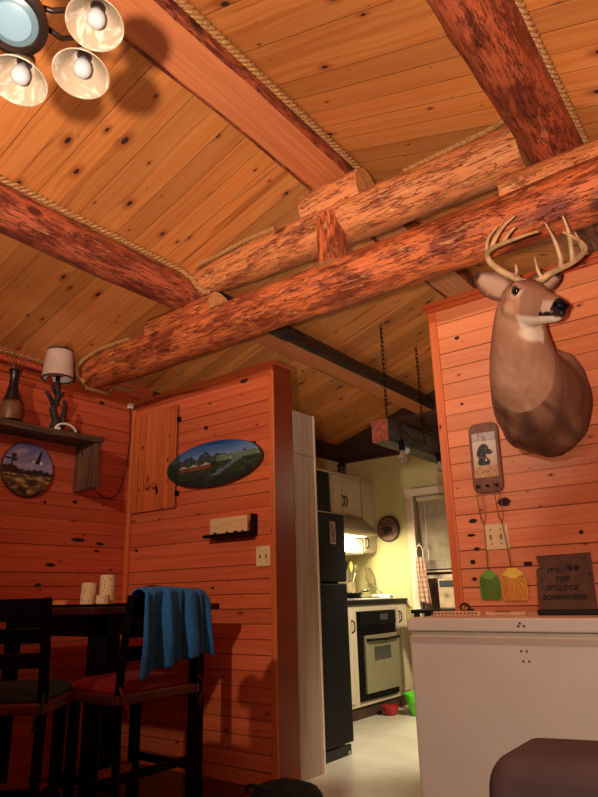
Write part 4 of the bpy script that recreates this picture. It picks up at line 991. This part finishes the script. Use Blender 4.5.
d2 = MB().box(-2.56, -2.492, 3.365, 3.836, .07, 1.05).build('fridge_door', M['black'], fr_, bevel=.01)
for d_, z0, z1 in ((d1, 1.08, 1.38), (d2, .7, 1.02)):
    MB().tube([(-2.492, 3.41, z0), (-2.455, 3.41, z0 + .02), (-2.455, 3.41, z1 - .02), (-2.492, 3.41, z1)], .009, 8).build('handle', M['black'], d_, 'all')
MB().box(-2.52, -2.50, 3.39, 3.81, 0.0, .06).build('kick_grille', M['black_matt'], fr_)
MB().box(-2.53, -2.498, 3.77, 3.80, .0, .025).build('foot', M['steel'], fr_)
MB().box(-2.56, -2.487, 3.4, 3.836, 1.516, 1.522).build('top_trim', M['hood'], fr_)
def photo(u, v):
    c = mixc((60, 40, 36), (200, 130, 104), .5 + 1.2 * fbm(u * 1.5, v * 1.5, 4))
    if abs(u) > .86 or abs(v) > .9: c = (190, 170, 150)
    return c
ph = paint_grid('fridge_photo', photo, square, 16, 24, lambda u, v: (-2.4905, 3.68 + u * .033, 1.385 + v * .075), M['paint'])
tag(ph, 'small colour photo stuck on the upper fridge door', 'photo')

# upper cabinets
CF = -3.34
def cabinet_door(parent, y0, y1, z0, z1, x, handle=None, mat=None, hz_=None):
    m_ = mat or M['cab']
    d_ = MB().box(x, x + .018, y0 + .004, y1 - .004, z0 + .004, z1 - .004).build('door', m_, parent, bevel=.003)
    f = .045 if y1 - y0 > .15 else .03
    MB().box(x + .018, x + .024, y0 + f, y1 - f, z0 + f + .005, z1 - f - .005).build('door_panel', m_, d_, bevel=.006)
    if handle is not None:
        zc = hz_ if hz_ is not None else (z0 + z1) / 2
        MB().tube([(x + .018, handle, zc - .05), (x + .045, handle, zc - .035), (x + .05, handle, zc), (x + .045, handle, zc + .035), (x + .018, handle, zc + .05)], [.006, .0065, .005, .0065, .006], 8).build('handle', M['iron'], d_, 'all')
uc = thing('upper_cabinet', 'whitewashed double-door wall cabinet above the range hood', 'cabinet', (KX, 5.18, 1.70))
MB().box(KX, CF, 4.90, 5.44, 1.70, 2.075).build('cabinet_box', M['cab'], uc)
MB().box(KX, CF + .02, 4.88, 5.45, 2.075, 2.095).build('cornice', M['cab'], uc, bevel=.004)
cabinet_door(uc, 4.905, 5.11, 1.705, 2.07, CF, 5.085, hz_=1.83); cabinet_door(uc, 5.11, 5.435, 1.705, 2.07, CF, 5.135, hz_=1.83)
uk = thing('dark_cabinet', 'black-fronted wall cabinet above the refrigerator, left of the pale cabinets', 'cabinet', (KX, 4.5, 1.6))
MB().box(KX, CF - .002, 4.0, 4.895, 1.695, 2.075).build('cabinet_box', M['black_matt'], uk)
cabinet_door(uk, 4.45, 4.89, 1.70, 2.07, CF - .002, None, M['black_matt'])
MB().box(KX, CF + .02, 4.0, 4.878, 2.076, 2.094).build('cornice', M['cab'], uk, bevel=.004)
tc = thing('tall_cabinet', 'narrow tall whitewashed wall cabinet in the far kitchen corner', 'cabinet', (KX, 5.56, 1.36))
MB().box(KX, CF + .005, 5.445, YG - .002, 1.36, 2.055).build('cabinet_box', M['cab'], tc)
cabinet_door(tc, 5.45, YG - .005, 1.37, 2.05, CF + .005, 5.48, hz_=1.45)
MB().box(KX, CF + .025, 5.452, YG - .002, 2.055, 2.072).build('cornice', M['cab'], tc, bevel=.004)
lc_ = thing('low_cabinet', 'low pale cabinet box tucked below the range hood', 'cabinet', (KX, 5.2, 1.34))
MB().box(KX, CF, 4.9, 5.44, 1.345, 1.49).build('cabinet_box', M['white'], lc_)
cabinet_door(lc_, 4.91, 5.43, 1.35, 1.485, CF, None, M['white'])
hd = thing('range_hood', 'grey metal range hood with a lit lamp underneath', 'range hood', (KX, 5.1, 1.5))
MB().prism([(KX, 1.50), (-3.17, 1.50), (-3.15, 1.515), (-3.15, 1.545), (CF + .03, 1.69), (KX, 1.69)], 4.72, 5.42, lambda u, v, d: (u, d, v)).build('hood_shell', M['hood'], hd, bevel=.003)
MB().box(-3.45, -3.2, 4.85, 5.3, 1.494, 1.4995).build('hood_lamp', M['hoodlight'], hd)
# base run
bc = thing('base_cabinet', 'whitewashed base cabinet run holding the built-in oven', 'cabinet', (-3.35, 5.0, 0))
BX = -3.04
MB().box(KX + .001, BX, 3.95, YG - .001, .10, .885).build('cabinet_box', M['cab'], bc)
MB().box(KX + .001, BX - .03, 3.95, YG - .001, 0, .10).build('toe_kick', M['darkwood'], bc)
cabinet_door(bc, 5.465, 5.655, .13, .865, BX, 5.50, hz_=.77)
cabinet_door(bc, 4.3, 4.72, .13, .865, BX, 4.69, hz_=.72)
ct = MB().box(KX + .001, BX + .03, 3.95, YG - .001, .886, .928).build('countertop', M['counter'], None, bevel=.006)
tag(ct, 'dark countertop over the base cabinets under the range hood', 'countertop')
ov = thing('oven', 'built-in oven with black control panel and steel door in the base cabinet', 'oven', (BX, 5.1, .13))
OX = BX + .001
MB().box(OX, OX + .02, 4.79, 5.425, .135, .835).build('oven_frame', M['black'], ov, bevel=.003)
MB().box(OX + .02, OX + .032, 4.80, 5.415, .715, .83).build('control_panel', M['black'], ov, bevel=.003)
MB().box(OX + .032, OX + .034, 5.13, 5.27, .755, .805).build('display', M['oven_glass'], ov)
MB().box(OX + .02, OX + .03, 4.80, 5.415, .655, .668).box(OX + .02, OX + .03, 4.80, 5.415, .685, .698).build('vent_louver', M['black'], ov)
od = MB().box(OX + .02, OX + .045, 4.85, 5.40, .19, .64).build('oven_door', M['oven_face'], ov, bevel=.005)
MB().box(OX + .045, OX + .047, 4.985, 5.265, .435, .545).build('door_window', M['oven_glass'], od)
MB().tube([(OX + .045, 4.87, .605), (OX + .08, 4.88, .607), (OX + .085, 5.12, .60), (OX + .08, 5.37, .607), (OX + .045, 5.38, .605)], .011, 8).build('handle', M['black'], od, 'all')
CT = .928
ck_ = thing('cooktop', 'thin pale cooktop with dark burners on the counter', 'cooktop', (-3.3, 5.15, CT))
MB().box(-3.55, -3.06, 4.82, 5.45, CT, CT + .012).build('cooktop_plate', M['white'], ck_, bevel=.003)
for x in (-3.42, -3.18):
    for y in (4.97, 5.28): MB().lathe([(.085, 0), (.09, .006), (.07, .012), (.05, .006), (.03, .012), (0, .012)], 24, T((x, y, CT + .011))).build('burner', M['black'], ck_, True)
fp = thing('frying_pan', 'dark frying pan with a steel handle on the cooktop', 'pan', (-3.3, 4.97, CT + .025))
MB().lathe([(0, 0), (.09, 0), (.115, .035), (.112, .037), (.088, .005), (0, .004)], 32, T((-3.2, 4.97, CT + .024))).build('pan_body', M['black'], fp, 'all')
MB().tube([(-3.1, 4.93, CT + .055), (-3.02, 4.88, CT + .07), (-2.92, 4.82, CT + .075)], .01, 8).build('pan_handle', M['steel'], fp, 'all')
cr_ = thing('utensil_crock', 'shiny metal utensil crock at the back of the counter', 'crock', (-3.45, 5.32, CT))
MB().lathe([(0, 0), (.06, 0), (.065, .01), (.062, .15), (.066, .155), (.06, .155), (.056, .02), (0, .015)], 32, T((-3.45, 5.35, CT))).build('crock_body', M['crock'], cr_, 'all')
def utensil(name, lab, dx, dy, L, wd, mat, cat='utensil'):
    p = Vector((-3.45, 5.35, CT + .02)); q = p + Vector((dx, dy, L)); t = thing(name, lab, cat, p, 'utensils standing in the crock')
    MB().tube([p, p.lerp(q, .75)], .005, 6).build('handle', M['steel'], t)
    a = p.lerp(q, .72); MB().lathe([(0, -1), (.45, -.9), (.9, -.3), (1, .2), (.75, .8), (0, 1)], 16, T(a.lerp(q, .6)) @ Matrix.Diagonal((.008, wd, L * .16, 1))).build('utensil_head', mat, t, 'all')
utensil('spatula', 'yellow-headed spatula standing in the crock', .02, .02, .32, .03, M['utwood'])
utensil('spoon', 'dark spoon leaning behind the yellow spatula in the crock', -.04, .0, .33, .035, M['black'])
utensil('ladle', 'steel ladle leaning to the left of the yellow spatula', .0, -.11, .33, .03, M['steel'])
utensil('whisk', 'steel whisk leaning to the right of the yellow spatula', .03, .10, .30, .028, M['steel'])
st_ = thing('strainer', 'round wire strainer with a long handle leaning by the crock', 'strainer', (-3.38, 5.52, CT))
MB().lathe([(.085, 0), (.088, .004), (.085, .008), (.07, -.012), (.04, -.026), (0, -.03)], 28, T((-3.36, 5.58, CT + .215)) @ Matrix.Rotation(PI / 2 - .25, 4, 'Y')).build('mesh_bowl', M['crock'], st_, 'all')
MB().tube([(-3.33, 5.56, CT + .15), (-3.22, 5.62, CT + .02)], .006, 6).build('handle', M['steel'], st_)
ps = thing('power_strip', 'white power strip lying at the far end of the counter', 'power strip', (-3.2, 5.55, CT))
MB().box(-3.30, -3.10, 5.50, 5.56, CT, CT + .04).build('strip_body', M['white'], ps, bevel=.005)
for q in range(3): MB().box(-3.098, -3.096, 5.505 + q * .018, 5.512 + q * .018, CT + .012, CT + .026).build('socket', M['black_matt'], ps)
MB().tube([(-3.15, 5.56, CT + .02), (-3.1, 5.6, CT + .03), (-3.06, 5.64, CT + .025), (-3.03, 5.66, CT + .01), (-2.98, 5.668, CT - .08)], .005, 6).build('cord', M['white'], ps, 'all')
# things on top of the cabinets
ln = thing('lantern', 'small black lantern standing on top of the kitchen wall cabinets', 'lantern', (-3.47, 5.32, 2.095))
LZ = 2.096
MB().lathe([(0, 0), (.055, 0), (.055, .018), (.045, .02), (.045, .024), (0, .024)], 20, T((-3.45, 5.3, LZ))).build('base', M['iron'], ln, True)
MB().lathe([(.03, .024), (.042, .05), (.04, .09), (.026, .115)], 20, T((-3.45, 5.3, LZ)), closed=True).build('globe', M['oven_glass'], ln, 'all')
MB().lathe([(.045, .112), (.05, .118), (.02, .14), (.012, .16), (0, .165)], 20, T((-3.45, 5.3, LZ))).build('cap', M['iron'], ln, True)
MB().tube([(-3.45, 5.3 + .055 * math.cos(a), LZ + .10 + .10 * math.sin(a)) for a in [PI * i / 12 for i in range(13)]], .004, 6).build('bail', M['iron'], ln, 'all')
# bear plaque
bp = thing('round_plaque', 'round dark wood slice with a bear silhouette on the yellow wall', 'plaque', (-3.16, YG, 1.59))
MB().lathe([(0, 0), (.125, 0), (.13, .012), (.122, .022), (0, .022)], 44, T((-3.163, YG - .001, 1.59)) @ Matrix.Rotation(PI / 2, 4, 'X')).build('wood_slice', M['darkwood'], bp, True)
def bear(u, v):
    c = mixc((134, 92, 74), (100, 64, 52), .5 + fbm(u * 3, v * 8))
    if u * u + v * v > .82: c = (58, 32, 26)
    if abs(v - .42 - .22 * abs(nz(u * 9))) < .13 and nz(u * 14, v * 3) > -.05: c = (66, 40, 34)
    if (u / .42) ** 2 + ((v + .02) / .2) ** 2 < 1 or ((u + .42) / .2) ** 2 + ((v - .04) / .15) ** 2 < 1: c = (30, 20, 20)
    for lx in (-.3, -.12, .16, .32):
        if abs(u - lx) < .07 and -.4 < v < 0: c = (30, 20, 20)
    if abs(v + .42) < .05 and abs(u) < .6: c = (60, 38, 32)
    return c
paint_grid('bear_picture', bear, disc, 48, 48, lambda u, v: (-3.163 + u * .121, YG - .0245, 1.59 + v * .121), M['paint'], bp)
# blind, AC, towel
bl = thing('window_blind', 'closed cream slatted blind hanging in the kitchen window', 'blind', (-2.4, YG + .06, 1.87))
MB().box(WX0 + .02, WX1 - .02, YG + .03, YG + .075, 1.835, 1.872).build('headrail', M['blind'], bl, bevel=.003)
sl = MB()
for q in range(33):
    z = 1.825 - q * .0197
    sl.add([(x, YG + .055 + dy, z + dz) for x in (WX0 + .025, WX1 - .025) for dy, dz in ((-.008, -.009), (-.003, .0), (.008, .011))], [(0, 1, 4, 3), (1, 2, 5, 4)])
sl.build('slat', M['blind'], bl, fix=False)
MB().box(WX0 + .025, WX1 - .025, YG + .04, YG + .07, 1.155, 1.172).build('bottom_rail', M['blind'], bl, bevel=.003)
MB().tube([(WX0 + .10, YG + .035, 1.83), (WX0 + .10, YG + .035, 1.2)], .003, 6).build('tilt_wand', M['white'], bl)
an = thing('air_conditioner', 'beige window air conditioner below the blind', 'air conditioner', (-2.35, YG, .85))
MB().box(-2.66, -2.05, YG - .06, YG + .13, .83, 1.095).build('ac_body', M['ac'], an, bevel=.012)
MB().box(-2.64, -2.08, YG - .064, YG - .055, 1.02, 1.075).build('control_strip', M['acdark'], an)
lv = MB()
for q in range(9): lv.box(-2.5, -2.07, YG - .064, YG - .056, .85 + q * .018, .86 + q * .018)
lv.build('grille', M['acdark'], an)
MB().lathe([(0, .008), (.02, .006), (.022, 0)], 16, T((-2.58, YG - .06, .95)) @ Matrix.Rotation(PI / 2, 4, 'X')).build('knob', M['jamb'], an)
wf = MB().box(WX0 + .012, -2.665, YG + .02, YG + .1, WZ0 + .012, 1.10).build('filler_panel', M['darkwood'], None)
tag(wf, 'dark brown filler panel between the window jamb and the air conditioner', 'panel')
bs = thing('side_stand', 'black-topped stand under the kitchen window behind the freezer', 'stand', (-2.5, YG - .2, 0))
MB().box(-2.80, -1.9, YG - .36, YG - .07, .80, .832).build('stand_top', M['black'], bs, bevel=.004)
for x in (-2.78, -1.95):
    for y in (YG - .34, YG - .12): MB().box(x, x + .04, y, y + .04, 0, .80).build('leg', M['black_matt'], bs)
tw = thing('dish_towel', 'checked dish towel hanging from a white ring beside the window', 'dish towel', (-2.8, YG - .03, 1.2))
MB().tube([(-2.83 + .035 * math.cos(a), YG - .035, 1.335 + .075 * math.sin(a)) for a in [2 * PI * i / 24 for i in range(25)]], .006, 8).tube([(-2.83, YG - .02, 1.43), (-2.83, YG - .035, 1.41)], .006, 6).build('towel_ring', M['white'], tw, 'all')
vs = []; nu, nv = 24, 20
for i in range(nu + 1):
    for j in range(nv + 1):
        u, v = i / nu, j / nv; w_ = .045 + .03 * min(1, v * 1.1) ** .7
        vs.append((-2.83 + .03 * v + (u - .5) * 2 * w_ * .85, YG - .045 + .012 * math.sin(u * 17) * (.4 + v), 1.30 - v * .40 - .03 * u * v))
MB().add(vs, [(i * (nv + 1) + j, (i + 1) * (nv + 1) + j, (i + 1) * (nv + 1) + j + 1, i * (nv + 1) + j + 1) for i in range(nu) for j in range(nv)]).build('towel_cloth', M['check'], tw, 'all', fix=False)
# bowls on the floor
def bowl(name, label, x, y, r_, h, mat, cat, wavy=0):
    prof = [(0, 0), (r_ * .55, 0), (r_ * .62, .008), (r_ * .8, h * .55), (r_, h), (r_ * .97, h + .003), (r_ * .75, h * .55), (r_ * .5, .012), (0, .012)]
    o = MB().lathe(prof, 36, T((x, y, 0)), closed=True).build(name, mat, None, 'all')
    return tag(o, label, cat)
bowl('pet_bowl', 'small red bowl on the kitchen floor in front of the oven', -2.95, 5.12, .075, .07, M['bowl_red'], 'bowl')
bowl('plastic_basin', 'bright lime green plastic basin on the kitchen floor beside the freezer', -2.74, 5.24, .125, .165, M['bowl_green'], 'basin')
# hanging timber, chains, bulbs
tm = log('hanging_timber', (-2.23, 3.965, 2.118), (-2.23, 5.45, 2.118), .125, M['log_brown'], 'squared dark timber hung on two chains over the kitchen', 21, flat=[(0, .068), (PI, .068), (PI / 2, .082), (-PI / 2, .082)], endmat=M['endred'], group='hung timber', cat='timber')
def chain(y, label):
    z0, z1 = 2.203, ceil_z(-2.236); mb = MB(); L = .048; n = int((z1 - z0) / (L * .74)); st = (z1 - z0) / n
    for q in range(n):
        zc = z0 + st * (q + .5); pts = []
        for i in range(17):
            a = 2 * PI * i / 16; c_, s_ = math.cos(a), math.sin(a); w_ = c_ * .0085; hh = s_ * .010 + (L / 2 - .010) * (1 if s_ > 0 else -1 if s_ < 0 else 0)
            pts.append((-2.236 + (w_ if q % 2 else 0), y + (0 if q % 2 else w_), zc + hh))
        mb.tube(pts, .0032, 6, caps=False)
    o = mb.build('hanging_chain', M['iron'], None, 'all', fix=False)
    tag(o, label, 'chain', 'chains holding the timber')
chain(4.10, 'nearer black chain from the ceiling to the hanging timber'); chain(4.70, 'farther black chain from the ceiling to the hanging timber')
sl_ = thing('string_lights', 'black cord of bulb sockets looped along the hanging timber', 'string lights', (-2.14, 4.4, 2.1))
MB().tube([(-2.15, 4.13, 2.21), (-2.145, 4.12, 2.08), (-2.14, 4.118, 2.06)], .006, 6).tube([(-2.15, 4.13, 2.2), (-2.12, 4.2, 2.10), (-2.10, 4.32, 2.04), (-2.11, 4.45, 2.08), (-2.14, 4.5, 2.2)], .006, 6).tube([(-2.14, 4.5, 2.21), (-2.13, 4.72, 2.2), (-2.13, 4.75, 2.07)], .006, 6).build('cord', M['black_matt'], sl_, 'all')
for y, z in ((4.118, 2.06), (4.75, 2.07)):
    sk = MB().lathe([(0, 0), (.012, 0), (.02, -.02), (.021, -.075), (.017, -.08), (0, -.08)], 16, T((-2.14, y, z))).build('bulb_socket', M['black'], sl_, True)
    MB().lathe([(.011, -.078), (.013, -.092), (.026, -.115), (.031, -.138), (.026, -.16), (.012, -.172), (0, -.175)], 20, T((-2.14, y, z)), closed=True).build('bulb', M['glass'], sk, 'all')
MB().lathe([(0, .026), (.018, .019), (.026, 0), (.018, -.019), (0, -.026)], 18, T((-2.13, 4.17, 1.985))).build('globe', M['bulb'], sl_, 'all')

# ---------------------------------------------------------------- lights
def light(ty, name, loc, energy, col, size=.05, aim=None, angle=None, blend=.3, sizey=None):
    l = bpy.data.lights.new(name, ty); l.energy = energy; l.color = col
    if ty == 'AREA':
        l.size = size
        if sizey: l.shape = 'RECTANGLE'; l.size_y = sizey
    else: l.shadow_soft_size = size
    if ty == 'SPOT': l.spot_size = math.radians(angle); l.spot_blend = blend
    o = bpy.data.objects.new(name, l); COL.objects.link(o); o.location = loc
    if aim is not None: o.rotation_euler = (Vector(aim) - Vector(loc)).to_track_quat('-Z', 'Y').to_euler()
    return o
WARM = (1, .80, .62)
light('SPOT', 'floor_uplight', (-.04, -.26, .92), 430, WARM, .03, aim=(-1.0, 1.6, 4.2), angle=110, blend=.7)
light('SPOT', 'added_wall_spot', (-1.4, -1.1, 2.6), 250, WARM, .05, aim=(-2.55, 2.9, 2.12), angle=60, blend=.7)  # added unseen spot, gives the walls light from the upper left
light('SPOT', 'side_light', (.45, -.3, 1.5), 115, (1, .87, .74), .15, aim=(-.75, 2.3, .5), angle=48, blend=.85)
light('AREA', 'hood_light', (-3.25, 5.12, 1.48), 18, (1, .88, .58), .3, aim=(-3.05, 5.5, 0), sizey=.12)
light('SPOT', 'kitchen_light', (-1.1, 4.5, 2.0), 220, (1, .91, .68), .1, aim=(-2.7, 4.7, .3), angle=80, blend=.6)
light('POINT', 'kitchen_fill', (-1.2, 4.9, 2.0), 9, (1, .82, .55), .2)
wd = bpy.data.worlds.new('World'); sc.world = wd; wd.use_nodes = True
wd.node_tree.nodes['Background'].inputs[0].default_value = (.9, .6, .4, 1); wd.node_tree.nodes['Background'].inputs[1].default_value = .02

# ---------------------------------------------------------------- camera
cam = bpy.data.cameras.new('Camera'); co = bpy.data.objects.new('Camera', cam); COL.objects.link(co)
cam.sensor_fit = 'VERTICAL'; cam.sensor_height = 36; cam.lens = 633.4 / 797 * 36; cam.clip_start = .05
co.matrix_world = Matrix(((.79614, .19868, .571565, 0), (.60458, -.221575, -.765106, 0), (-.025367, .954689, -.296523, .98), (0, 0, 0, 1)))
sc.camera = co
sc.view_settings.view_transform = 'Standard'; sc.view_settings.look = 'None'; sc.view_settings.exposure = 0
